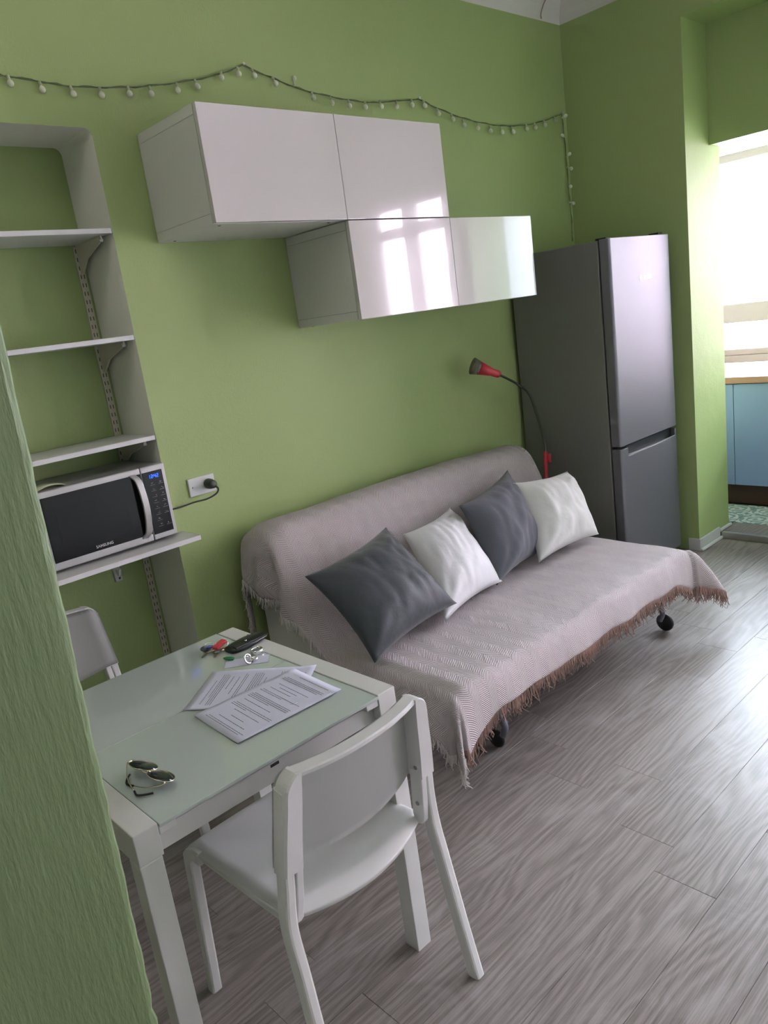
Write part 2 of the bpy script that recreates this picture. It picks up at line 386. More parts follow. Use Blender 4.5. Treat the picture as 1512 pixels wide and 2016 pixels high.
# thin clear glass (transparent + a little reflection)
thin_glass = bpy.data.materials.new('thin_window_glass'); thin_glass.use_nodes = True; nt = thin_glass.node_tree
for n in list(nt.nodes): nt.nodes.remove(n)
o_ = nt.nodes.new('ShaderNodeOutputMaterial'); tr = nt.nodes.new('ShaderNodeBsdfTransparent'); gl = nt.nodes.new('ShaderNodeBsdfGlossy'); gl.inputs['Roughness'].default_value = .02
fr = nt.nodes.new('ShaderNodeFresnel'); fr.inputs[0].default_value = 1.3; ms = nt.nodes.new('ShaderNodeMixShader')
nt.links.new(fr.outputs[0], ms.inputs[0]); nt.links.new(tr.outputs[0], ms.inputs[1]); nt.links.new(gl.outputs[0], ms.inputs[2]); nt.links.new(ms.outputs[0], o_.inputs[0])
window('window_1', 4.30, -1.78, -.12, .96, 2.40, [(1.25, .135), (1.016, .045)], 2, 'bright kitchenette window with white frame')
window('window_2', 2.90, -2.68, -1.88, .12, 2.46, [.80, 2.20], 2)
window('window_fill', 2.90, -4.15, -3.05, .12, 2.46, [.80, 2.20], 2)  # unseen window, added to let more daylight into the room
# facade across the street
fac = empty('apartment_building', (10, -6.5, -16.5))
obj('wall', bx(0, 4, -6, 5.2, 0, 22), pink_m, fac)
wmesh = bx(-.05, 0, -.5, .5, 0, 1.5, .01); wme = bpy.data.meshes.new('window'); wmesh.to_mesh(wme); wmesh.free(); wme.materials.append(win_m)
for j in range(4):
    for k in range(3): obj('window', wme, parent=fac, loc=(0, -4.4+2.6*j, 8.3+3*k+2.0*(k==3)))
tag(fac, 'pink rendered apartment building across the street', 'building')

# ------------------------------------------------------------------ wall cabinets
def cabinet(ix, iz, label):
    W, H = .6, .383; x = ix*.6; zt_ = 2.404 - iz*H
    root = empty('wall_cabinet', (x+.3, -.2, zt_-H+.001))
    def lb(*a, **k): return bx(a[0]-.3, a[1]-.3, a[2]+.2, a[3]+.2, a[4], a[5], **k)
    h = H-.002; s = .034; g = .0009
    bm = bmesh.new()
    def ab(x0, x1, y0, y1, z0, z1, b=.0008): box(bm, x0-.3, x1-.3, y0+.2, y1+.2, z0, z1, b, 1)
    for z0, z1 in ((0, s), (s+g, h-s-g), (h-s, h)):
        ab(.0005, .018, -.398, -.002, z0, z1); ab(.582, .5995, -.398, -.002, z0, z1)
    ab(.018, .582, -.398, -.002, 0, .018); ab(.018, .582, -.398, -.002, h-.018, h); ab(.018, .582, -.014, -.004, .018, h-.018)
    obj('body', bm, carc, root)
    for sx in (.004, .5845):
        bm = bmesh.new(); ab(sx, sx+.0115, -.39, -.008, .02, h-.02, 0); obj('groove_backing', bm, dark, root)
    d = obj('door', lb(.0012, .5988, -.420, -.4005, .001, h-.001, bev=.0016), gloss, root)
    for px, py in ((.05, -.36), (.55, -.36), (.05, -.04)):
        bm = bmesh.new(); lathe(bm, [(.006, -.001), (.006, .001)], 12, Matrix.Translation((px-.3, py+.2, 0)))
        obj('hole_cap', bm, dark, root)
    return tag(root, label, 'cabinet', 'glossy white wall cabinets')
cabinet(0, 0, 'glossy white wall cabinet, leftmost of the upper row, with bare grey-green side')
cabinet(1, 0, 'glossy white wall cabinet, right one of the upper row, above the window reflection')
cabinet(1, 1, 'glossy white wall cabinet of the lower row with the window reflected in its door')
cabinet(2, 1, 'glossy white wall cabinet, rightmost of the lower row, nearest the fridge')

# ------------------------------------------------------------------ fridge
FX0, FX1, FY = 2.108, 2.738, -.656
fr_ = empty('fridge', ((FX0+FX1)/2, -.34, 0)); ox, oy = (FX0+FX1)/2, -.34
def fb(x0, x1, y0, y1, z0, z1, b=.003, s=2): return bx(x0-ox, x1-ox, y0-oy, y1-oy, z0, z1, bev=b, seg=s)
obj('body', fb(FX0+.002, FX1-.002, -.590, -.03, .03, 1.862, .006), fridge_side, fr_)
obj('gasket', fb(FX0+.012, FX1-.012, -.599, -.588, .05, 1.85), black_pl, fr_)
def door_mesh(z0, z1, notch=None):
    # door with a softly rounded vertical left/right edge
    bm = bmesh.new(); r = .022; x0, x1, y0, y1 = FX0-ox, FX1-ox, FY-oy, -.599-oy
    def prof(zc):
        p = [(x0, y1), (x0, y0+.012)]
        for k in range(1, 6):
            a = PI/2*k/6; p.append((x0+.016-.016*math.cos(a), y0+.012-.012*math.sin(a)))
        p += [(x0+.016, y0), (x1-.016, y0)]
        for k in range(1, 6):
            a = PI/2*k/6; p.append((x1-.016+.016*math.sin(a), y0+.012-.012*math.cos(a)))
        p += [(x1, y0+.012), (x1, y1)]
        return [(x, y, zc) for x, y in p]
    loft(bm, [prof(z0), prof(z1)])
    return bm
ud = obj('upper_door', door_mesh(.797, 1.866), steel, fr_); bevmod(ud, .0025, 2, 50)
ld = obj('lower_door', door_mesh(.06, .782), steel, fr_); bevmod(ld, .0025, 2, 50)
# handle recess cut into the lower door's top edge
cut = obj('cutter', fb(FX0+.072, FX1-.028, FY-.01, FY+.030, .735, .80, 0), None); cut.parent = fr_
mb = ld.modifiers.new('cut', 'BOOLEAN'); mb.object = cut; mb.operation = 'DIFFERENCE'; mb.solver = 'EXACT'
ld.modifiers.move(1, 0)
bpy.context.view_layer.update()
me2 = bpy.data.meshes.new_from_object(ld.evaluated_get(bpy.context.evaluated_depsgraph_get())); ld.modifiers.clear(); ld.data = me2
bpy.data.objects.remove(cut)
obj('handle_recess', fb(FX0+.073, FX1-.029, FY+.026, FY+.030, .736, .785, 0), black_pl, fr_)
bm = bmesh.new()
rsweep(bm, [(FX0+.073-ox, FY+.002-oy, .741), ((FX0+FX1)/2-ox, FY+.002-oy, .7345), (FX1-.029-ox, FY+.002-oy, .741)], .004, .005, .001, X=Vector((0, 1, 0)))
obj('handle_lip', bm, silver, ld)
obj('hinge_cap', fb(FX0+.03, FX0+.08, -.62, -.56, 1.862, 1.874, .004), black_pl, fr_)
obj('hinge_cap', fb(FX1-.05, FX1-.005, -.62, -.56, 1.862, 1.882, .004), black_pl, fr_)
RX = Matrix.Rotation(PI/2, 4, 'X')
me = text_mesh('BOSCH', .024, .0004, True); me.transform(Matrix.Translation((2.478-ox, FY-.0006-oy, 1.652)) @ RX); obj('logo_lettering', me, chrome, ud)
bm = bmesh.new()
def ring(bm, c, ro, ri, th, n=20, M=RX):
    rr = [(ro, -th), (ro, th), (ri, th), (ri, -th), (ro, -th)]
    lathe(bm, rr, n, Matrix.Translation(c) @ M, cap=False)
ring(bm, (2.405-ox, FY-.0006-oy, 1.652), .0135, .0115, .0005)
box(bm, 2.398-ox, 2.4005-ox, FY-.0011-oy, FY-oy, 1.643, 1.661); box(bm, 2.4095-ox, 2.412-ox, FY-.0011-oy, FY-oy, 1.643, 1.661); box(bm, 2.400-ox, 2.410-ox, FY-.0011-oy, FY-oy, 1.6505, 1.6535)
obj('logo_emblem', bm, chrome, ud)
tag(fr_, 'tall stainless steel fridge freezer in the corner by the doorway', 'fridge')
for sx in (FX0+.06, FX1-.06):
    for sy in (-.55, -.1): obj('foot', fb(sx-.02, sx+.02, sy-.02, sy+.02, 0, .03, .004), black_pl, fr_)

# ------------------------------------------------------------------ niche shelves
def rail(z0, z1, xc, label):
    bm = bmesh.new(); W = .028; xs = [0, .006, .0095, .0185, .022, W]; y = .285-.008; pitch = .032; z = z0; i = 0
    n = int((z1-z0)/pitch)
    for k in range(n):
        za = z0+k*pitch; zs = [za, za+.008, za+.023, za+pitch]
        for a in range(3):
            for b in range(5):
                if a == 1 and b in (1, 3): continue
                vs = [bm.verts.new((xc-W/2+xx, y, zz)) for xx, zz in ((xs[b], zs[a]), (xs[b+1], zs[a]), (xs[b+1], zs[a+1]), (xs[b], zs[a+1]))]
                bm.faces.new(vs)
    bmesh.ops.remove_doubles(bm, verts=bm.verts, dist=1e-5)
    zt_ = z0+n*pitch
    for sx in (-W/2, W/2-.0015): box(bm, xc+sx, xc+sx+.0015, y, .285, z0, zt_)
    o = obj('shelf_rail', bm, cream)
    obj('slot_shadow', bx(xc-W/2+.002, xc+W/2-.002, .2835, .2848, z0, zt_), mat('rail_channel', (.10, .075, .05), .7), o)
    return tag(o, label, 'rail')
rail(.30, 2.062, -.198, 'cream slotted steel shelf rail in the right corner of the niche')
def bracket(xc, zt_, depth, root, loc):
    bm = bmesh.new(); th = .0035
    prof = [(.279, zt_), (.279, zt_-.105), (.262, zt_-.105), (.20, zt_-.060), (.285-depth+.02, zt_-.022), (.285-depth, zt_-.016), (.285-depth, zt_)]
    for s in (-1, 1): pass
    loft(bm, [[(xc+s*th-loc[0], y-loc[1], z-loc[2]) for y, z in prof] for s in (-1, 1)])
    o = obj('bracket', bm, cream, root)
    bm = bmesh.new(); lathe(bm, [(.007, -.006), (.007, .006)], 12, Matrix.Translation((xc-loc[0], .285-depth+.008-loc[1], zt_-.014-loc[2])) @ Matrix.Rotation(PI/2, 4, 'Y'))
    obj('bracket_tip', bm, shelf_m, o)
def shelf(zt_, y0, xr_, label, depth):
    loc = (-.66, .14, zt_-.018)
    o = obj('wall_shelf', bx(-1.22-loc[0], xr_-loc[0], y0-loc[1], .272-loc[1], 0, .018, bev=.0012, seg=1), shelf_m, loc=loc)
    bracket(-.198, zt_-.0182, depth, o, loc)
    bracket(-1.1, zt_-.0182, depth, o, loc)
    return tag(o, label, 'shelf', 'white niche shelves')
shelf(2.082, .002, -.174, 'empty white shelf, topmost in the niche', .24)
shelf(1.700, .002, -.174, 'empty white shelf, second from the top in the niche', .24)
shelf(1.318, .002, -.174, 'white shelf just above the microwave', .24)
s4 = shelf(.918, -.14, -.1735, 'deep white shelf carrying the microwave and sticking out of the niche', .36)
# the deep shelf is wider in front of the wall
s4.data = bpy.data.meshes.new('wall_shelf'); bm = bmesh.new()
pts = [(-1.22, -.14), (-.142, -.14), (-.142, -.003), (-.1735, -.003), (-.1735, .272), (-1.22, .272)]
loft(bm, [[(x+.66, y-.14, z) for x, y in pts] for z in (0, .018)]); bm.to_mesh(s4.data); bm.free(); s4.data.materials.append(shelf_m)
pl_ = obj('wall_bracket', bx(-.016, .016, -.006, .006, -.03, .032, bev=.004), shelf_m, loc=(-.332, .279, .752))
bm = bmesh.new(); rsweep(bm, spl([(0, 0, .03), (0, -.012, .015), (0, -.02, .0), (.0, -.034, .028)], 5), .012, .004, .001); obj('clip', bm, shelf_m, pl_)
bm = bmesh.new(); lathe(bm, [(.004, -.001), (.004, .001)], 10, Matrix.Translation((.003, -.0065, -.016)) @ RX); obj('screw', bm, dark, pl_)
tag(pl_, 'small white bracket on the niche wall below the microwave shelf', 'bracket')

# ------------------------------------------------------------------ microwave
mw = empty('microwave', (-.437, .10, .918)); mx_, my_, mz_ = -.437, .10, .918
MX0, MX1, MY0, MY1, MZ0, MZ1 = -.682, -.192, -.058, .262, .930, 1.216
def mbx(x0, x1, y0, y1, z0, z1, b=.002, s=2): return bx(x0-mx_, x1-mx_, y0-my_, y1-my_, z0-mz_, z1-mz_, bev=b, seg=s)
obj('body', mbx(MX0, MX1, MY0+.036, MY1, MZ0, MZ1-.002, .004), silver, mw)
CPX = -.292
obj('control_fascia', mbx(CPX+.001, MX1, MY0, MY0+.035, MZ0, MZ1, .004), silver, mw)
dr = obj('door', mbx(MX0, CPX-.001, MY0, MY0+.035, MZ0, MZ1, .004), silver, mw)
obj('door_glass', mbx(MX0+.012, CPX-.002, MY0-.0025, MY0+.002, MZ0+.028, MZ1-.022, .0015), black_gl, dr)
cp = obj('control_panel', mbx(CPX+.004, MX1-.014, MY0-.0025, MY0+.002, MZ0+.022, MZ1-.022, .0018), black_gl, mw)
obj('window_mesh', mbx(MX0+.05, CPX-.075, MY0-.0028, MY0-.0024, MZ0+.072, MZ1-.065, 0), mat('perforated_screen', (.006, .006, .008), .15, spec=.35), dr)
bm = bmesh.new(); hx = CPX-.026
rsweep(bm, spl([(hx-mx_-.008, MY0-my_, MZ1-.022-mz_), (hx-mx_+.004, MY0-.018-my_, MZ1-.05-mz_), (hx-mx_+.009, MY0-.027-my_, (MZ0+MZ1)/2-mz_), (hx-mx_+.004, MY0-.018-my_, MZ0+.05-mz_), (hx-mx_-.008, MY0-my_, MZ0+.022-mz_)], 6), .026, .010, .003)
obj('handle', bm, silver, dr, smooth=False)
me = text_mesh('SAMSUNG', .0145, .0002, True); me.transform(Matrix.Translation((-.485-mx_, MY0-.0028-my_, MZ0+.043-mz_)) @ RX); obj('maker_lettering', me, lightgrey, dr)
disp = mat('blue_clock_digits', (.0, .05, .9), .4, emis=((.02, .10, 1.), 1.0))
# seven segment clock 12:42
bm = bmesh.new()
SEG = {'1': 'bc', '2': 'abged', '4': 'fgbc'}
def digit(bm, ch, x, z, h=.0135, w_=.0072, t=.0016, y=MY0-.0028-my_):
    for s in SEG[ch]:
        b = {'a': (0, w_, h-t, h), 'd': (0, w_, 0, t), 'g': (0, w_, h/2-t/2, h/2+t/2), 'b': (w_-t, w_, h/2, h), 'c': (w_-t, w_, 0, h/2), 'f': (0, t, h/2, h), 'e': (0, t, 0, h/2)}[s]
        box(bm, x+b[0], x+b[1], y-.0003, y, z+b[2], z+b[3])
zx = -.262-mx_; zz = MZ1-.048-mz_
digit(bm, '1', zx-.004, zz); digit(bm, '2', zx+.0075, zz); digit(bm, '4', zx+.020, zz); digit(bm, '2', zx+.0305, zz)
for dz in (.004, .0085): box(bm, zx+.0165, zx+.018, MY0-.0031-my_, MY0-.0028-my_, zz+dz, zz+dz+.0015)
obj('clock_display', bm, disp, cp)
bm = bmesh.new()
for r_ in range(8):
    for c_ in range(2):
        if r_ == 6 and c_ == 1: continue
        cx_, cz_ = -.254+.034*c_-mx_, MZ1-.068-.0232*r_-mz_; y = MY0-.0028-my_
        for k in range(R.randint(2, 4)):
            a = R.uniform(-.006, .004); b = R.uniform(-.002, .004); box(bm, cx_+a, cx_+a+.0032, y-.0002, y, cz_+b, cz_+b+.0012)
        for k in range(5): box(bm, cx_-.010+.004*k, cx_-.0075+.004*k, y-.0002, y, cz_-.0065, cz_-.0055)
obj('button_marks', bm, lightgrey, cp)
for sx in (MX0+.05, MX1-.06):
    for sy in (MY0+.06, MY1-.04): obj('foot', mbx(sx-.014, sx+.014, sy-.014, sy+.014, .918, .931, .003), black_pl, mw)
tag(mw, 'silver and black microwave with blue clock on the deep niche shelf', 'microwave')
# leaflet on top of microwave
bm = bmesh.new(); rg = []
for k in range(9):
    t = k/8; rg.append([(-.66+.10*t, y, 1.2175+.010*math.sin(t*PI)) for y in (-.03, .05)])
vr = loft(bm, rg, closed=False, cap=False, smooth=True)
o = obj('paper_slip', bm, mat('pale_yellow_paper', (.6, .62, .42), .8)); o.modifiers.new('s', 'SOLIDIFY').thickness = .0006
tag(o, 'curled pale yellow paper slip lying on top of the microwave', 'paper')
# socket
so = empty('wall_socket', (-.021, 0, 1.079))
obj('plate', bx(-.0605, .0605, -.009, 0, -.037, .037, bev=.003), mat('socket_plate', (.62, .64, .62), .4), so)
for sx in (-.045, .05):
    bm = bmesh.new(); lathe(bm, [(.0022, 0), (.0022, .001)], 10, Matrix.Translation((sx, -.009, .0)) @ RX); obj('screw', bm, dark, so)
tag(so, 'white wall socket plate beside the microwave', 'socket')
pg = empty('power_plug', (.005, -.009, 1.080))
bm = bmesh.new(); lathe(bm, [(.019, 0), (.021, .004), (.021, .022), (.0185, .034), (.0165, .046), (.012, .050)], 20, RX); obj('plug_body', bm, cable_m, pg)
bm = bmesh.new(); q0 = Vector((.005, -.009, 1.080))
pts = [(.008, -.054, 1.075), (.018, -.062, 1.058), (.004, -.060, 1.040), (-.035, -.050, 1.028), (-.085, -.035, 1.026), (-.13, -.02, 1.020), (-.178, .02, 1.012), (-.183, .10, 1.0)]
tube(bm, [Vector(p)-q0 for p in spl(pts, 6)], .0036, 8); obj('cable', bm, cable_m, pg)
tag(pg, 'dark grey power plug and cable in the socket by the microwave', 'plug')

# ------------------------------------------------------------------ string lights
CORD = [(-0.461, 2.558), (-0.448, 2.558), (-0.328, 2.551), (-0.225, 2.545), (-0.086, 2.552), (0.054, 2.567), (0.207, 2.594), (0.383, 2.635), (0.52, 2.685), (0.681, 2.645), (0.823, 2.617), (0.993, 2.602), (1.176, 2.596), (1.295, 2.605), (1.536, 2.636), (1.685, 2.601), (1.876, 2.568), (2.04, 2.555), (2.216, 2.552), (2.405, 2.568), (2.607, 2.606), (2.768, 2.648), (2.775, 2.549), (2.784, 2.38), (2.783, 2.208), (2.792, 2.07), (2.784, 1.928)]
BULB = [(-0.425, 2.528), (-0.323, 2.518), (-0.218, 2.513), (-0.115, 2.518), (-0.008, 2.53), (0.08, 2.537), (0.194, 2.559), (0.284, 2.579), (0.398, 2.62), (0.486, 2.642), (0.563, 2.644), (0.665, 2.623), (0.765, 2.659), (0.858, 2.583), (0.962, 2.57), (1.063, 2.565), (1.16, 2.567), (1.262, 2.577), (1.367, 2.584), (1.474, 2.598), (1.565, 2.602), (1.663, 2.571), (1.768, 2.552), (1.856, 2.53), (1.962, 2.521), (2.067, 2.512), (2.168, 2.512), (2.269, 2.519), (2.394, 2.539), (2.478, 2.551), (2.575, 2.57), (2.687, 2.598), (2.787, 2.637), (2.74, 2.529), (2.796, 2.427), (2.789, 2.339), (2.771, 2.241), (2.802, 2.145)]
sl = empty('string_lights', (1.2, -.012, 2.56)); q0 = Vector((1.2, -.012, 2.56))
P3 = [Vector((x, -.012, z)) for x, z in [(-1.0, 2.60)] + CORD]
bm = bmesh.new(); sp = []
for seg in (P3[:10], P3[9:16], P3[15:23], P3[22:]): sp += [p-q0 for p in spl(seg, 5)][:-1]
sp.append(P3[-1]-q0); tube(bm, sp, .0022, 6)
tube(bm, [p + Vector((.0035*math.sin(i*1.4), -.0035*math.cos(i*1.4)*.5-.001, .0035*math.cos(i*1.4))) for i, p in enumerate(sp)], .0016, 5)
obj('cord', bm, cord_m, sl)
# bulb and holder hanging along -z from origin
bm = bmesh.new(); lathe(bm, [(.0005, .001), (.0058, .0), (.0062, -.012), (.0052, -.017)], 12); hold = bpy.data.meshes.new('lamp_holder'); bm.to_mesh(hold); bm.free(); hold.materials.append(mat('pale_green_holder', (.40, .46, .28), .5))
bm = bmesh.new(); lathe(bm, [(.0042, -.016), (.005, -.019), (.0098, -.0235), (.0122, -.030), (.0122, -.0345), (.0098, -.041), (.006, -.0445), (.0004, -.0455)], 14); bul = bpy.data.meshes.new('bulb'); bm.to_mesh(bul); bm.free(); bul.materials.append(bulb_m)
for me in (hold, bul):
    me.transform(Matrix.Scale(.88, 4))
    for p in me.polygons: p.use_smooth = True
spw = [p+q0 for p in sp]
for x, z in BULB:
    b = Vector((x, -.02, z))
    # attachment: nearest point of the cord roughly above the globe
    want = b + Vector((0, 0, -.033 if (abs(x-.765) < .01) else .033)) if z > 2.5 and x < 2.72 else b
    c = min(spw, key=lambda p: (p-want).length)
    a0 = c.copy()
    if z > 2.5 and x < 2.72: a0.x = x + (c.x-x)*.5; 
    d = (b - a0); d.y = -.010; dn = d.normalized()
    L = .033; o0 = b - dn*L; o0.y = min(o0.y, -.014)
    h = obj('lamp_holder', hold, parent=sl); h.matrix_local = frame_to(o0-q0, -dn, (0, 1, 0))
    obj('bulb', bul, parent=h)
tag(sl, 'string of small frosted bulbs on dark green cord draped across the back wall', 'string lights')
for i, (x, z) in enumerate(((.52, 2.688), (1.536, 2.640), (2.768, 2.653))):
    bm = bmesh.new(); lathe(bm, [(.0055, .022), (.0055, .019), (.002, .018), (.002, 0)], 10, RX)
    o = obj('wall_hook', bm, shelf_m, loc=(x, 0, z), smooth=False)
    tag(o, ['small white wall hook holding the highest peak of the string lights', 'small white wall hook holding the middle peak of the string lights', 'small white wall hook in the corner where the string lights turn down'][i], 'hook', 'hooks of the string lights')
bm = bmesh.new(); tube(bm, spl([(2.62, -.02, 3.13), (2.62, -.022, 3.16), (2.63, -.05, 3.215), (2.635, -.11, 3.252)], 5), .003, 6)
tag(obj('ceiling_wire', bm, mat('brown_wire', (.30, .22, .17), .6)), 'thin brown wire climbing the white cornice near the corner', 'wire')

# ------------------------------------------------------------------ sofa bed
XL, XR_ = .10, 1.735
sb = empty('sofa_bed', (.92, -.62, 0)); sx_, sy_ = .92, -.62
def rounded_block(prof, x0, x1, r=.03, n=5):
    """extrude a yz profile along x with softened ends"""
    cy = sum(p[0] for p in prof)/len(prof); cz = sum(p[1] for p in prof)/len(prof); rings = []
    for k in range(n+1):
        a = PI/2*k/n; d = r*(1-math.sin(a)); f = r*(1-math.cos(a)) if False else None
        rings.append((x0 + r*(1-math.sin(a)) if False else x0 + r*(1-math.cos(a)), r*(1-math.sin(a))))
    rr = [(x, s) for x, s in rings] + [(x1-(x-x0), s) for x, s in reversed(rings)]
    bm = bmesh.new(); out = []
    for x, s in rr:
        ring_ = []
        for y, z in prof:
            d = Vector((cy-y, cz-z)); L = d.length; d = d/L*min(s, L*.9); ring_.append((x-sx_, y+d.x-sy_, z+d.y))
        out.append(ring_)
    loft(bm, out, smooth=True); return bm
seatp = [(-.50, .255), (-.45, .30), (-.45, .385), (-.50, .405), (-.8, .408), (-1.09, .402), (-1.14, .39), (-1.16, .36), (-1.16, .30), (-1.14, .262), (-1.1, .255)]
seatp = [(p.x, p.y) for p in spl([(a, b, 0) for a, b in seatp+[seatp[0]]], 3)][:-1]
backp = [(-.07, .30), (-.065, .55), (-.07, .78), (-.09, .835), (-.14, .862), (-.20, .862), (-.255, .838), (-.29, .78), (-.36, .62), (-.43, .47), (-.445, .38), (-.42, .30), (-.3, .285)]
backp = [(p.x, p.y) for p in spl([(a, b, 0) for a, b in backp+[backp[0]]], 3)][:-1]
obj('seat_cushion', rounded_block(seatp, XL+.015, XR_-.015), mattress_m, sb)
obj('back_cushion', rounded_block(backp, XL+.015, XR_+.05), mattress_m, sb)
bm = bmesh.new()
for x in (.40, 1.60):
    tube(bm, spl([(x-sx_, -.12-sy_, .30), (x-sx_, -.12-sy_, .24), (x-sx_, -.2-sy_, .225), (x-sx_, -.7-sy_, .225), (x-sx_, -1.13-sy_, .225)], 4), .014, 8)
    tube(bm, spl([(x-sx_, -1.00-sy_, .225), (x-sx_, -1.08-sy_, .19), (x-sx_, -1.115-sy_, .13), (x-sx_, -1.10-sy_, .085)], 4), .013, 8)
    tube(bm, [(x-sx_, -.25-sy_, .225), (x-sx_, -.22-sy_, .012)], .013, 8)
for y in (-.3, -1.0): tube(bm, [(.3-sx_, y-sy_, .238), (1.66-sx_, y-sy_, .238)], .012, 8)
obj('frame', bm, mat('grey_steel_tube', (.16, .17, .20), .4, metal=.6), sb)
for x, yc, r in ((.42, -1.04, .036), (1.665, -1.085, .043)):
    bm = bmesh.new(); lathe(bm, [(.006, -.008), (r*.85, -.009), (r, -.004), (r, .004), (r*.85, .009), (.006, .008)], 24, Matrix.Translation((x+.012-sx_, yc-sy_, r+.001)) @ Matrix.Rotation(PI/2, 4, 'Y'))
    obj('castor', bm, black_pl, sb)
tag(sb, 'low sofa bed on castors under the cream throw, its off-white mattress showing at one end', 'sofa')

# throw ------------------------------------------------------------
TP = [(-.045, .60), (-.042, .74), (-.055, .835), (-.10, .876), (-.165, .884), (-.225, .878), (-.275, .845), (-.315, .775), (-.37, .665), (-.425, .56), (-.475, .475), (-.53, .432), (-.62, .424), (-.78, .427), (-.95, .425), (-1.08, .423), (-1.165, .418)]
path = [(p.x, p.y) for p in spl([(a, b, 0) for a, b in TP], 5)]
NV = len(path); YF = path[-1][0]
def sm(a, b, x): x = max(0., min(1., (x-a)/(b-a))); return x*x*(3-2*x)
def out(t, r=.045): return r*(1-math.exp(-t/r))
def drop(t, r=.045): return t - .62*out(t, r)
def lerp_tab(tab, x):
    for (a, b), (c, d) in zip(tab, tab[1:]):
        if x <= c or (c, d) == tab[-1]: return b+(d-b)*max(0, min(1, (x-a)/(c-a)))
HL = [(0, .12), (.055, .12), (.085, .60), (.10, .66), (.17, .60), (.30, .565), (.42, .50), (.52, .40), (.70, .31), (.9, .275), (1.08, .265), (1.12, .25), (1.165, .20)]
HR = [(0, .80), (.1, .80), (.25, .74), (.42, .50), (.52, .38), (.8, .33), (1.0, .30), (1.165, .22)]
def hem_s(v, side):
    y, z = path[v]; h = lerp_tab(HL if side < 0 else HR, -y)
    return max(.03, z-h)
def front_t(x):
    a = sm(.22, .0, x-XL) ; b = sm(.22, 0, XR_-x)
    return .155 + .004*math.sin(x*23) + .07*a + .06*b
FOLDS = 9
def surf(u, v, w, t):
    """u = x on the bed; v = path index; w = signed overhang past an end; t = overhang past the front"""
    y, z = path[min(v, NV-1)]
    xe = XR_ + .06*sm(-.6, -.3, y)
    if w == 0:
        x = XL + (xe-XL)*u
        n = .007*noise.noise((x*4, y*4, 0)) + .004*noise.noise((x*11, y*9, 3))
        if z > .5: n *= .8
        ez = 0
        # ends sag a little
        e = min(x-XL, xe-x); ez = -.018*sm(.05, 0, e)
        sag = -.02*sm(1.2, 1.8, x)*sm(.6, .85, z)
        if t == 0: return Vector((x, y + (n if .45 < z < .84 else 0), z + n*.8 + ez + sag))
        yy = y - out(t) - .004*math.sin(x*17+1)*t/.15 - .006*noise.noise((x*6, 1, 1))
        return Vector((x, yy, z + ez + n*.6 - drop(t)))
    side = -1 if w < 0 else 1; s = abs(w); x0 = XL if side < 0 else xe
    n = .007*noise.noise((x0*4, y*4, 0))
    if t == 0:
        f = (.020*math.sin(y*26+side) + .013*math.sin(y*51))*sm(0, .2, s)
        o_ = out(s) + f + (.03*s if side < 0 else .25*s*sm(-.85, -1.16, y))
        yo = .02*math.sin(y*30)*s
        if side < 0: yo += -.10*s*sm(-.30, -.46, y)*sm(-.75, -.5, y)
        return Vector((x0 + side*o_, y + yo, z - .018 + n*.8 - drop(s)))
    r = math.hypot(s, t); th = math.atan2(t, s)
    dx, dy = math.cos(th), math.sin(th)
    k = math.sin(2*th)
    fo = (.028*math.sin(th*FOLDS) )*sm(0, .3, r)*k
    o_ = out(r) + fo + (.03*r if side < 0 else .25*r)*(math.cos(th)**2) + (.02 if side < 0 else .28)*r*k
    return Vector((x0 + side*dx*o_, y - dy*o_ + 0, z - .018*(1-th/(PI/2)) + n*.8*(1-.25*th/(PI/2)) - .018*0 - drop(r)*(1 - .10*k)))
NU, NS, NT = 110, 16, 12
cols = [('s', -1, k/NS) for k in range(NS, 0, -1)] + [('m', 0, k/NU) for k in range(NU+1)] + [('s', 1, k/NS) for k in range(1, NS+1)]
arc = [0]
for a, b in zip(path, path[1:]): arc.append(arc[-1]+math.hypot(b[0]-a[0], b[1]-a[1]))
bm = bmesh.new(); uvl = bm.loops.layers.uv.new('UVMap'); grid = []; UV = {}
for r_ in range(NV+NT):
    row = []
    for kind, side, q in cols:
        v = min(r_, NV-1); tq = 0 if r_ < NV else (r_-NV+1)/NT
        if kind == 'm':
            x = XL+(XR_-XL)*q; t = tq*front_t(x); p = surf(q, v, 0, t); u_ = x
        else:
            s = q*hem_s(v, side); xx = XL if side < 0 else XR_
            t = tq*front_t(xx); p = surf(0, v, side*s, t); u_ = xx + side*s
        vv = bm.verts.new(p); UV[vv] = (u_, arc[v]+t); row.append(vv)
    grid.append(row)
for a, b in zip(grid, grid[1:]):
    for i in range(len(cols)-1):
        f = bm.faces.new((a[i], a[i+1], b[i+1], b[i])); f.smooth = True
        for l in f.loops: l[uvl].uv = UV[l.vert]
hemL = [grid[r_][0].co.copy() for r_ in range(10, NV+NT)]
hemF = [grid[-1][i].co.copy() for i in range(len(cols))]
hemR = [grid[r_][-1].co.copy() for r_ in range(45, NV+NT)]
for v_ in bm.verts: v_.co -= Vector((sx_, sy_, .42))
th = obj('throw_blanket', bm, throw_m, loc=(sx_, sy_, .42)); sd = th.modifiers.new('s', 'SOLIDIFY'); sd.thickness = .004; sd.offset = 1
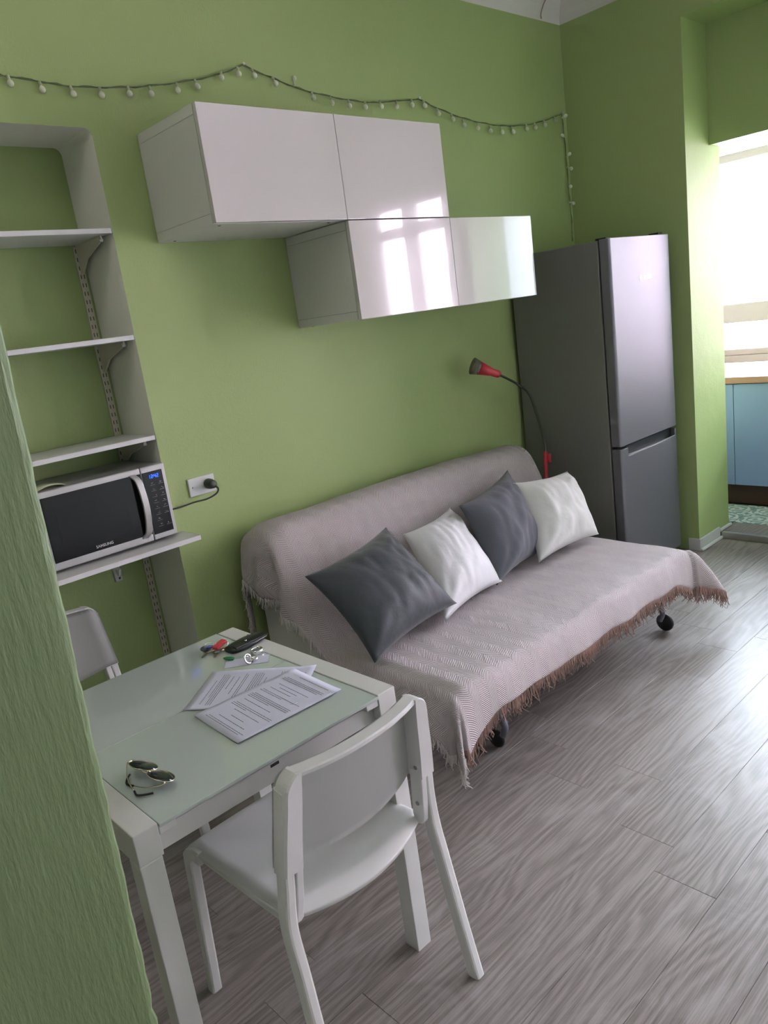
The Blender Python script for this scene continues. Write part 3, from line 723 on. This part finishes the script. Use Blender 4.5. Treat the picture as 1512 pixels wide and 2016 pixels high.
def fringe(name, hem, m, step, Lh, lab, outd=(0, 0), seed=1):
    rr = random.Random(seed); bm = bmesh.new(); acc = 0
    for a, b in zip(hem, hem[1:]):
        L = (b-a).length
        while acc < L:
            p = a + (b-a)*(acc/max(L, 1e-6)); acc += step*rr.uniform(.6, 1.4)
            for q in range(rr.randint(1, 2)):
                l = Lh*rr.uniform(.55, 1.25); dx, dy = rr.uniform(-.35, .35)*l, rr.uniform(-.25, .25)*l
                p0 = p - Vector((sx_, sy_, .42)) + Vector((rr.uniform(-.003, .003), 0, .002))
                zmin = .012-.42
                pts = [p0, p0+Vector((dx*.2+outd[0]*l*.2, dy*.2+outd[1]*l*.2, -l*.4)), p0+Vector((dx*.8+outd[0]*l*.3, dy*.8, -l*.75)), p0+Vector((dx*.6+rr.uniform(-.3, .3)*l, dy+rr.uniform(-.2, .2)*l, -l))]
                for pp in pts: pp.z = max(pp.z, zmin)
                tube(bm, pts, .0021, 4, taper=[1, 1.15, .9, .5])
        acc -= L
    o = obj(name, bm, m, th); o['kind'] = 'stuff'; o['label'] = lab; return o
split = 24
fringe('fringe', hemL + hemF[:split][0:8], fringe_w, .0052, .042, 'cream yarn fringe along the left hem', (-.1, 0), 2)
fringe('fringe', hemF[8:-2], fringe_b, .0058, .055, 'brown yarn fringe along the front hem', (0, -.1), 3)
fringe('fringe', hemF[-16:]+[], fringe_b, .0035, .075, 'brown yarn fringe of the right corner', (.2, 0), 4)
tag(th, 'pinkish cream herringbone throw with brown and cream fringe spread over the sofa bed', 'blanket')

# ------------------------------------------------------------------ cushions
def cushion(TL, TR, BR, BL, T, m, label, seed, back=.35, wr=.013):
    TL, TR, BR, BL = map(Vector, (TL, TR, BR, BL)); c = (TL+TR+BR+BL)/4
    nrm = (TR-TL).cross(TL-BL).normalized()
    if nrm.y > 0: nrm = -nrm      # towards the viewer / room
    n = 36; bm = bmesh.new(); sides = []
    for s in (1, -1):
        g_ = []
        for i in range(n+1):
            row = []
            for j in range(n+1):
                u = -1+2*i/n; v = -1+2*j/n
                pin = .095
                a = u*(1-pin*(1-v*v)); b = v*(1-pin*(1-u*u))
                p = (TL*(1-a)*(1+b) + TR*(1+a)*(1+b) + BR*(1+a)*(1-b) + BL*(1-a)*(1-b))/4
                h = ((1-abs(u)**2.6)*(1-abs(v)**2.6))**.62
                ed = min(1, (1-max(abs(u), abs(v)))*5)
                w_ = wr*(noise.noise((u*2.2+seed, v*2.2, s)) + .8*abs(noise.noise((u*4+seed, v*1.2+a, 2*s)))-.3)
                # tension creases radiating from the corners
                for cu, cv in ((-1, -1), (1, -1), (1, 1), (-1, 1)):
                    du, dv = u-cu, v-cv; rr = math.hypot(du, dv); an = math.atan2(dv, du)
                    w_ += .0075*math.sin(an*(11+cu*2)+seed+cv)*math.exp(-((rr-.5)/.3)**2)*math.exp(-((math.sin(2*an))-.6)**2)
                hh = T*(.72 if s > 0 else back)*h + w_*ed*h**.5
                p = p + nrm*s*hh
                row.append(bm.verts.new(p-c))
            g_.append(row)
        for i in range(n):
            for j in range(n):
                q = (g_[i][j], g_[i+1][j], g_[i+1][j+1], g_[i][j+1]); f = bm.faces.new(q if s < 0 else q[::-1]); f.smooth = True
    bmesh.ops.remove_doubles(bm, verts=bm.verts, dist=1e-4); bmesh.ops.recalc_face_normals(bm, faces=bm.faces)
    o = obj('cushion', bm, m, loc=c); return tag(o, label, 'cushion', 'scatter cushions on the sofa bed')
cushion((.925, -.53, .78), (1.455, -.40, .815), (1.33, -.66, .455), (.885, -.735, .450), .15, grey_fab2, 'mid grey cushion between the two white cushions', 5)
cushion((.625, -.46, .73), (1.02, -.385, .735), (.925, -.735, .455), (.475, -.80, .450), .14, white_fab, 'white satin cushion wedged between the two grey cushions', 9)
cushion((.045, -.52, .742), (.556, -.44, .779), (.555, -.80, .500), (.065, -.83, .455), .15, grey_fab, 'dark grey satin cushion, leftmost on the sofa bed, nearest the table', 1)
cushion((1.345, -.51, .783), (1.81, -.51, .731), (1.68, -.755, .450), (1.19, -.74, .455), .15, white_fab2, 'off-white cushion, rightmost on the sofa bed, nearest the fridge', 14)

# ------------------------------------------------------------------ lamp
lp = empty('floor_lamp', (2.00, -.20, 0)); q0 = Vector((2.00, -.20, 0))
bm = bmesh.new(); lathe(bm, [(.095, 0), (.10, .006), (.098, .016), (.03, .022), (.012, .03)], 28, Matrix.Translation((0, 0, 0))); obj('base', bm, red_m, lp)
bm = bmesh.new(); tube(bm, [(0, 0, .02), (.06, 0, .77)], .011, 12); obj('pole', bm, red_m, lp)
bm = bmesh.new()
tube(bm, [Vector(p)-q0 for p in spl([(2.060, -.2, .765), (2.064, -.2, .80), (2.040, -.2, .90), (2.012, -.2, .985), (1.975, -.2, 1.085), (1.945, -.2, 1.130), (1.90, -.2, 1.165), (1.825, -.2, 1.208), (1.705, -.2, 1.266)], 6)], .0065, 10)
obj('gooseneck', bm, mat('dark_flexible_steel', (.10, .105, .085), .4, metal=.7), lp)
bm = bmesh.new(); lathe(bm, [(.012, -.015), (.013, .03), (.004, .035)], 12, Matrix.Translation((.078, -.01, .72))); obj('switch_housing', bm, red_m, lp)
a = Vector((1.715, -.2, 1.262)); dvec = Vector((-.75, .5, .42)); M_ = frame_to(a-q0, dvec)
bm = bmesh.new(); lathe(bm, [(.004, -.004), (.016, -.002), (.020, .010), (.021, .050), (.024, .056), (.0375, .122), (.036, .122), (.023, .058), (.018, .05), (.004, .045)], 28, M_); shd = obj('lamp_shade', bm, red_m, lp)
bm = bmesh.new(); lathe(bm, [(.0375, .121), (.0450, .156), (.044, .156), (.0365, .121)], 28, M_, cap=False); obj('shade_ring', bm, mat('smoked_clear_plastic', (.5, .55, .42), .1, trans=.8), shd)
bm = bmesh.new(); lathe(bm, [(.004, .06), (.012, .075), (.014, .10), (.024, .110), (.031, .130), (.029, .136), (.0004, .138)], 20, M_); obj('light_bulb', bm, mat('reflector_bulb', (.7, .7, .66), .2, metal=.4), lp)
tag(lp, 'red gooseneck floor lamp between the sofa bed and the fridge', 'lamp')

# ------------------------------------------------------------------ kitchenette cabinet
kc = empty('base_cabinet', (3.95, -1.2, .04)); kx, ky, kz = 3.95, -1.2, .04
def kb(x0, x1, y0, y1, z0, z1, b=.002): return bx(x0-kx, x1-kx, y0-ky, y1-ky, z0-kz, z1-kz, bev=b)
obj('body', kb(3.72, 4.25, -1.79, -.12, .19, .89), blue_dr, kc)
obj('plinth', kb(3.76, 4.2, -1.79, -.12, .04, .19), plinth_m, kc)
for i, (a, b) in enumerate(((-.578, -.125), (-1.13, -.582), (-1.69, -1.134))):
    obj('door', kb(3.70, 3.719, a, b, .19, .885), blue_dr, kc)
tag(kc, 'light blue kitchenette base cabinet with brown plinth beyond the doorway', 'cabinet')
tag(obj('worktop', kb(3.68, 4.26, -1.795, -.105, .891, .935, .004), sill_m, loc=(kx, ky, kz)), 'terracotta worktop over the light blue cabinet', 'worktop')

# ------------------------------------------------------------------ table
TX0, TX1, TY0, TY1, TH = -1.105, -.411, -1.476, -.742, .763
tb = empty('dining_table', ((TX0+TX1)/2, (TY0+TY1)/2, 0)); tx, ty = tb.location.x, tb.location.y
def tbx(x0, x1, y0, y1, z0, z1, b=.002): return bx(x0-tx, x1-tx, y0-ty, y1-ty, z0, z1, bev=b)
LW = .048
for (a, b) in ((TX0, TX0+LW), (TX1-LW, TX1)):
    for (c, d) in ((TY0, TY0+LW), (TY1-LW, TY1)): obj('leg', tbx(a, b, c, d, 0, TH-.0705), white_metal, tb)
obj('end_rail', tbx(TX0, TX0+.052, TY0, TY1, TH-.07, TH), white_metal, tb)
obj('end_rail', tbx(TX1-.056, TX1, TY0, TY1, TH-.07, TH), white_metal, tb)
for (c, d) in ((TY0+.026, TY0+.044), (TY1-.044, TY1-.026)): obj('apron', tbx(TX0+LW, TX1-LW, c, d, .684, .732), white_metal, tb)
obj('apron', tbx(TX0+.012, TX0+.03, TY0+LW, TY1-LW, .684, .73), white_metal, tb); obj('apron', tbx(TX1-.03, TX1-.012, TY0+LW, TY1-LW, .684, .73), white_metal, tb)
obj('underframe', tbx(TX0+.06, TX1-.06, TY0+.044, TY1-.044, .70, .745), carc, tb)
YS = -1.103
obj('glass_leaf', tbx(TX0+.0535, TX1-.0575, TY0-.004, YS-.0008, TH-.010, TH-.0015, .0015), glass_top, tb)
obj('glass_leaf', tbx(TX0+.0535, TX1-.0575, YS+.0008, TY1+.006, TH-.010, TH-.0015, .0015), glass_top, tb)
for (a, b) in ((TX0+.053, TX0+.090), (TX1-.094, TX1-.057)): obj('slide_end', tbx(a, b, TY0+.002, TY0+.05, TH-.029, TH-.0108), white_pl, tb)
obj('slot', tbx(-.775, -.752, TY0+.0255, TY0+.027, .7215, .7285, 0), dark, tb)
tag(tb, 'white dining table with pale green glass top, papers and keys on it', 'table')

# ------------------------------------------------------------------ chairs
def taper(z): return 1 - .045*sm(.42, .58, z) - .085*sm(.56, .82, z)
def tap(bm):
    for v in bm.verts: v.co.x *= taper(v.co.z)
    return bm
def make_chair(loc, rz, label):
    root = empty('dining_chair', loc, rz)
    # front legs
    for s in (-1, 1):
        bm = bmesh.new(); x = s*.212
        rsweep(bm, spl([(x, .165, .436), (x, .200, .434), (x, .222, .420), (x*1.0, .231, .39), (x*1.02, .238, .2), (x*1.04, .246, 0)], 5), [.030]*26, [.034]*12+[.034, .034, .033, .033, .033, .032, .032, .031, .031, .03, .03, .03, .029, .029], .006)
        obj('leg', bm, white_metal, root)
        bm = bmesh.new(); x = s*.2225
        pts = spl([(x, -.226, .77), (x, -.214, .68), (x, -.203, .56), (x, -.196, .48), (x, -.198, .42), (x*1.005, -.212, .34), (x*1.025, -.240, .17), (x*1.04, -.272, 0)], 5)
        rsweep(bm, pts, .027, .036, .006); tap(bm); obj('leg', bm, white_metal, root)
        # side rail of the seat
    bm = bmesh.new()
    for s in (-1, 1): rsweep(bm, [(s*.205, .18, .430), (s*.205, -.17, .436)], .018, .020, .004)
    rsweep(bm, [(-.19, .14, .428), (.19, .14, .428)], .02, .018, .004, X=Vector((0, 1, 0)))
    rsweep(bm, [(-.19, -.13, .428), (.19, -.13, .428)], .02, .018, .004, X=Vector((0, 1, 0)))
    obj('seat_frame', bm, white_metal, root)
    # seat shell
    bm = bmesh.new(); nu, nv = 24, 28; g = []
    for j in range(nv+1):
        row = []
        for i in range(nu+1):
            u = -1+2*i/nu; v = j/nv
            wid = .226 - .018*v
            yr = -.178 - .052*(1-u*u)
            y = .246 + (yr-.246)*v - .010*(u**4)*(1-v)
            z = .456 - .010*(1-u*u)*sm(0, .4, v)
            z -= .022*sm(.08, 0, v)**1.5
            z += .010*sm(.80, .94, v)*(1-.5*u*u) - .016*sm(.93, 1, v)
            z -= .010*max(0, (abs(u)-.9)/.1)**2
            row.append(bm.verts.new((wid*u, y, z)))
        g.append(row)
    for a, b in zip(g, g[1:]):
        for i in range(nu):
            f = bm.faces.new((a[i], b[i], b[i+1], a[i+1])); f.smooth = True
    o = obj('seat', bm, white_pl, root); s_ = o.modifiers.new('s', 'SOLIDIFY'); s_.thickness = .021; s_.offset = -1
    bevmod(o, .004, 2, 50)
    # backrest: curved panel, top rim, two side posts
    bm = bmesh.new(); nu, nv = 40, 14
    def bow(x): return .030*(1-min(1, abs(x)/.2)**2.2)
    def yl(z): return -.190 - .042*(z-.5)/.3
    def zb(x): return .556+.026*(x/.2)**2
    g = []
    for j in range(nv+1):
        row = []
        for i in range(nu+1):
            x = -.234+.468*i/nu; ax = max(0, abs(x)-.198)/.0365
            zt2 = .799 - .038*(1-math.sqrt(max(0, 1-ax*ax))); z0_ = zb(min(abs(x), .2)); z = z0_+(zt2-z0_)*j/nv
            row.append(bm.verts.new((x, yl(z)+.0225-bow(x), z)))
        g.append(row)
    for a, b in zip(g, g[1:]):
        for i in range(nu):
            f = bm.faces.new((a[i], b[i], b[i+1], a[i+1])); f.smooth = True
    # thickness
    geom = bmesh.ops.solidify(bm, geom=bm.faces[:], thickness=-.006)
    # top rim
    rings_ = []
    for i in range(nu+1):
        x = -.200+.400*i/nu; y0 = yl(.8)+.020-bow(x)
        rings_.append([(x, y0+.002, .788), (x, y0+.001, .798), (x, y0-.004, .802), (x, y0-.034, .802), (x, y0-.038, .799), (x, y0-.038, .792), (x, y0-.004, .789)])
    loft(bm, rings_)
    # posts with rounded top
    for s in (-1, 1):
        ro = []
        zs = [.578, .65, .73, .762] + [.762+.040*math.sin(a) for a in [1.45*k/8 for k in range(1, 9)]]
        for z in zs:
            inx = 0 if z <= .762 else .040*(1-math.sqrt(max(0, 1-((z-.762)/.0402)**2)))
            xo = .2385 - .004*(z-.578)/.22 - inx; xi = .190
            y1_, y0_ = yl(z)+.018, yl(z)-.026; c = .005
            q = [(xi, y1_), (xo-c, y1_), (xo, y1_-c), (xo, y0_+c), (xo-c, y0_), (xi, y0_)]
            q = [(s*a, b, z) for a, b in q]
            ro.append(q if s > 0 else q[::-1])
        loft(bm, ro)
    tap(bm); obj('backrest', bm, white_pl, root)
    # ears of the seat shell bolted to the legs
    for s in (-1, 1):
        bm = bmesh.new(); prof = [(yl(.60)+.014, .60), (yl(.60)-.024, .60), (yl(.5)-.024, .50), (yl(.46)-.022, .462)]
        for k in range(1, 6):
            a = PI*k/6; prof.append((yl(.46)-.004-.018*math.cos(a), .462-.026*math.sin(a)))
        prof += [(yl(.46)+.014, .462), (yl(.5)+.014, .5)]
        if True: loft(bm, [[(s*xx, y, z) for y, z in prof] for xx in (.188, .2075)])
        tap(bm); e_ = obj('mounting_ear', bm, white_pl, root); bevmod(e_, .003, 2, 40)
        for z in (.605, .50):
            bm = bmesh.new(); lathe(bm, [(.0055, 0), (.0055, .0014), (.003, .0012)], 12, Matrix.Translation((s*(.1895 if z > .55 else .1875)*taper(z), yl(z)-.006, z)) @ Matrix.Rotation(-s*PI/2, 4, 'Y'))
            obj('screw', bm, darkchrome, e_)
    return tag(root, label, 'chair')
make_chair((-.655, -1.373, 0), math.radians(1.2), 'white plastic dining chair in the foreground, seen from behind, pushed up to the table')
make_chair((-.815, -.385, 0), PI, 'white plastic dining chair behind the table, half hidden by the green partition wall')

# ------------------------------------------------------------------ things on the table
ZT = TH-.0015
def page(cx, cy, rz, z, seed, label, curl):
    rr = random.Random(seed); W, H = .210, .297; root = None
    def zc(u, v): return curl*(max(0, abs(u)-.6)**2 + max(0, v-.75)**2*2) + .0006*math.sin(u*3+seed)*0
    bm = bmesh.new(); n = 16; g = []
    for i in range(n+1):
        g.append([bm.verts.new((W/2*(-1+2*i/n), H/2*(-1+2*j/n), zc(-1+2*i/n, -1+2*j/n))) for j in range(n+1)])
    for i in range(n):
        for j in range(n): f = bm.faces.new((g[i][j], g[i+1][j], g[i+1][j+1], g[i][j+1])); f.smooth = True
    o = obj('paper_sheet', bm, paper_m, loc=(cx, cy, z), rot=(0, 0, rz)); s_ = o.modifiers.new('s', 'SOLIDIFY'); s_.thickness = .0003; s_.offset = -1
    bm = bmesh.new(); y = H/2-.022
    while y > -H/2+.02:
        kind = rr.random(); nl = rr.randint(2, 5) if kind > .5 else 1
        for k in range(nl):
            if y < -H/2+.018: break
            x0 = -W/2+.022 if nl > 1 else -W/2+.03+rr.random()*.05; x1 = W/2-.022 if nl > 1 else x0+.05+rr.random()*.08
            if nl > 1 and k == nl-1: x1 -= rr.random()*.10
            if k == 0 and nl > 1: x0 += .006
            x = x0; x1 = min(x1, W/2-.022)
            while x < x1:
                l = rr.uniform(.003, .012); l = min(l, x1-x)
                zz = zc((x+l/2)/(W/2), y/(H/2))+.00045
                vs = [bm.verts.new(p) for p in ((x, y, zz), (x+l, y, zz), (x+l, y+.0017, zz), (x, y+.0017, zz))]; bm.faces.new(vs); x += l+.0011
            y -= .0060
        y -= rr.uniform(.005, .016)
    obj('printed_text', bm, ink, o)
    return tag(o, label, 'paper', 'printed sheets on the table')
page(-.618, -1.157, math.radians(-142), ZT+.0007, 4, 'printed sheet lying slanted under the other sheet, nearer the keys', .014)
page(-.645, -1.270, math.radians(-92.5), ZT+.0035, 11, 'printed sheet on top, nearest the foreground chair', .012)
# small slip
bm = bmesh.new(); box(bm, -.062, .062, -.026, .026, 0, .0006); o = obj('paper_slip', bm, paper_m, loc=(-.532, -1.005, ZT+.0004), rot=(0, 0, math.radians(-40)))
tag(o, 'small white folded slip under the chrome rings', 'paper')
# leather key case
kcase = empty('leather_pouch', (-.468, -.905, ZT), math.radians(4)); bm = bmesh.new(); rings_ = []
for k in range(13):
    t = k/12; x = -.062+.124*t; hh = .006+.007*math.sin(t*PI*.9+.2); ww = .024+.008*math.sin(t*PI)
    rings_.append([(x, ww*math.cos(a)*(1-.1*math.sin(a)), .0105+hh*math.sin(a)*1.0) for a in [2*PI*q/14 for q in range(14)]])
loft(bm, rings_, smooth=True)
for v in bm.verts: v.co.z = max(v.co.z, .0005)
obj('body', bm, leather, kcase)
bm = bmesh.new(); box(bm, -.055, .062, -.026, -.004, .017, .0225, .002, M=Matrix.Rotation(.12, 4, 'X')); fl_ = obj('flap', bm, leather, kcase)
for x, y, z in ((.02, .010, .0235), (-.01, -.014, .0225)):
    bm = bmesh.new(); lathe(bm, [(.0045, 0), (.004, .0015), (.001, .002)], 14, Matrix.Translation((x, y, z))); obj('snap_button', bm, chrome, kcase)
tag(kcase, 'black leather key pouch with snap buttons on the glass table', 'pouch')
# keys
ky_ = empty('key_bunch', (-.548, -.855, ZT)); 
def torus(bm, c, R_, r_, M=None, n=24):
    pts = [(R_*math.cos(2*PI*k/n), R_*math.sin(2*PI*k/n), 0) for k in range(n+1)]
    M = Matrix.Translation(c) @ (M or Matrix()); tube(bm, [M @ Vector(p) for p in pts], r_, 6)
bm = bmesh.new(); torus(bm, (.006, .03, .008), .017, .0013, Matrix.Rotation(.45, 4, 'X')); torus(bm, (.038, .004, .012), .012, .0012, Matrix.Rotation(.8, 4, 'X')); obj('key_ring', bm, chrome, ky_)
def key(x, y, z, rz, L=.042, m_=darkchrome, tilt=0):
    bm = bmesh.new(); lathe(bm, [(.0105, -.001), (.0105, .001)], 16, Matrix.Translation((0, 0, 0))); box(bm, .008, L, -.003, .0015, -.0009, .0009)
    for k in range(4): box(bm, .018+.006*k, .021+.006*k, -.0048, -.002, -.0009, .0009)
    obj('key', bm, m_, ky_, loc=(x, y, z), rot=(0, tilt, rz))
key(-.012, .012, .004, math.radians(215)); key(.0, -.012, .004, math.radians(235), .035); key(.020, -.022, .006, math.radians(-80), .032, chrome); key(.035, -.025, .007, math.radians(-60), .03); key(.008, .0, .010, math.radians(200), .036, gold)
obj('key_tag', bx(-.024, .024, -.010, .010, 0, .009, bev=.002), red_m, ky_, loc=(.022, .002, .010), rot=(.15, -.1, math.radians(20)))['label'] = 'red plastic tag'
obj('key_tag', bx(-.012, .012, -.008, .008, 0, .004, bev=.0018), blue_pl, ky_, loc=(.0, .022, .009), rot=(.1, .1, math.radians(45)))['label'] = 'blue plastic tag'
bm = bmesh.new(); lathe(bm, [(.012, 0), (.012, .003), (.0004, .0034)], 18, Matrix.Scale(1.3, 4, (1, 0, 0))); obj('key_tag', bm, mat('grey_fob', (.10, .13, .13), .4), ky_, loc=(-.012, .032, .007), rot=(.1, 0, .5))
tag(ky_, 'bunch of keys with red and blue tags beside the black pouch', 'keys')
# chrome rings
for i, (x, y, rz, lab) in enumerate(((-.538, -1.022, .4, 'chrome trigger clip left of the chrome ring on the slip'), (-.484, -.985, -.3, 'wide chrome ring nearest the black pouch'))):
    e_ = empty('chrome_ring' if i else 'chrome_clip', (x, y, ZT+.001), rz)
    bm = bmesh.new()
    if i:
        lathe(bm, [(.017, 0), (.0185, .003), (.0185, .011), (.017, .014), (.0155, .014), (.0155, .0), (.017, 0)], 28, cap=False)
        obj('band', bm, chrome, e_)
        bm = bmesh.new(); torus(bm, (-.021, 0, .007), .006, .0016, Matrix.Rotation(PI/2, 4, 'X'), 14); obj('link', bm, chrome, e_)
    else:
        torus(bm, (0, 0, .014), .013, .003, Matrix.Rotation(1.15, 4, 'X')); obj('ring', bm, chrome, e_)
        bm = bmesh.new(); lathe(bm, [(.005, 0), (.009, .002), (.010, .009), (.006, .013), (.0045, .012), (.0045, .004)], 18, Matrix.Translation((.016, -.010, 0))); obj('nut', bm, chrome, e_)
        bm = bmesh.new(); tube(bm, [(.012, .012, .012), (.020, .016, .012), (.026, .018, .010)], .003, 8); obj('link', bm, chrome, e_)
    tag(e_, lab, 'ring')
bm = bmesh.new(); lathe(bm, [(.0005, 0), (.006, .002), (.008, .012), (.0075, .026), (.004, .034), (.0005, .036)], 14, Matrix.Scale(.55, 4, (1, 0, 0)))
o = obj('marker_cap', bm, green_pl, loc=(-.549, -.965, ZT+.0062), smooth=True); o.rotation_euler = (PI/2, PI/2, math.radians(205))
obj('pocket_clip', bx(.003, .0045, -.002, .002, .006, .028, bev=.0004), green_pl, o)
tag(o, 'glossy green pen cap lying beside the chrome rings', 'pen cap')

# sunglasses
sg = empty('sunglasses', (-.998, -1.325, ZT), math.radians(4)); sg.scale = (1.12, 1.12, 1.12)
def lens_shape(cx, flip):
    pts = []
    for k in range(28):
        a = 2*PI*k/28; x = .0325*math.cos(a); y = .0265*math.sin(a)
        x += flip*(-.004)*(y < 0)*abs(math.sin(a))*1.3
        if y > 0: y *= .82
        pts.append((cx+x, y))
    return pts
# plane of the lenses: local frame, lens width along world -y, height leaning up over +x
Mg = Matrix(((.0, -.92, .38), (1, .0, .0), (.0, .38, .92))).to_4x4()   # columns are images of x,y,z
Mg.translation = Vector((.012, 0, .019))
for s, nm in ((-1, 'lens'), (1, 'lens')):
    P = lens_shape(s*.034, s); bm = bmesh.new(); c0 = bm.verts.new(Mg @ Vector((s*.034, 0, .004)))
    mid = [bm.verts.new(Mg @ Vector((s*.034+(x-s*.034)*.6, y*.6, .0028))) for x, y in P]; rim = [bm.verts.new(Mg @ Vector((x, y, 0))) for x, y in P]
    for k in range(28):
        j = (k+1) % 28; bm.faces.new((c0, mid[k], mid[j])).smooth = True; bm.faces.new((mid[k], rim[k], rim[j], mid[j])).smooth = True
    ln_ = obj('lens', bm, lens_m, sg); ln_.modifiers.new('s', 'SOLIDIFY').thickness = .0015
    bm = bmesh.new(); tube(bm, [Mg @ Vector((x, y, 0)) for x, y in P+P[:1]], .0009, 6); obj('rim', bm, gold, ln_)
bm = bmesh.new()
tube(bm, [Mg @ Vector(p) for p in ((-.007, .006, 0), (0, .009, .001), (.007, .006, 0))], .0010, 6); tube(bm, [Mg @ Vector(p) for p in ((-.010, .016, 0), (0, .018, .001), (.010, .016, 0))], .0010, 6)
obj('bridge', bm, gold, sg)
for s in (-1, 1):
    h0 = Mg @ Vector((s*.066, .010, -.002)); bm = bmesh.new()
    # folded temples run along the back of the frame, ending in black tips
    e1 = Vector((-.024 - (.008 if s > 0 else 0), h0.y - s*.075, .004)); midp = (h0+e1)/2 + Vector((-.008, 0, -.002))
    midp.z = max(midp.z, .004)
    tube(bm, spl([h0, Vector((h0.x-.006, h0.y-s*.004, h0.z-.002)), midp, e1], 5), .0011, 6); t_ = obj('temple', bm, gold, sg)
    bm = bmesh.new(); tube(bm, spl([e1, e1+Vector((-.004, -s*.016, .0)), e1+Vector((.004, -s*.030, .001)), e1+Vector((.016, -s*.040, .001))], 5), .0021, 8); obj('temple_tip', bm, black_pl, t_)
    bm = bmesh.new(); tube(bm, [Mg @ Vector((s*.060, .012, 0)), h0], .0014, 6); obj('hinge', bm, gold, t_)
tag(sg, 'folded sunglasses with dark green lenses on the glass table', 'sunglasses')
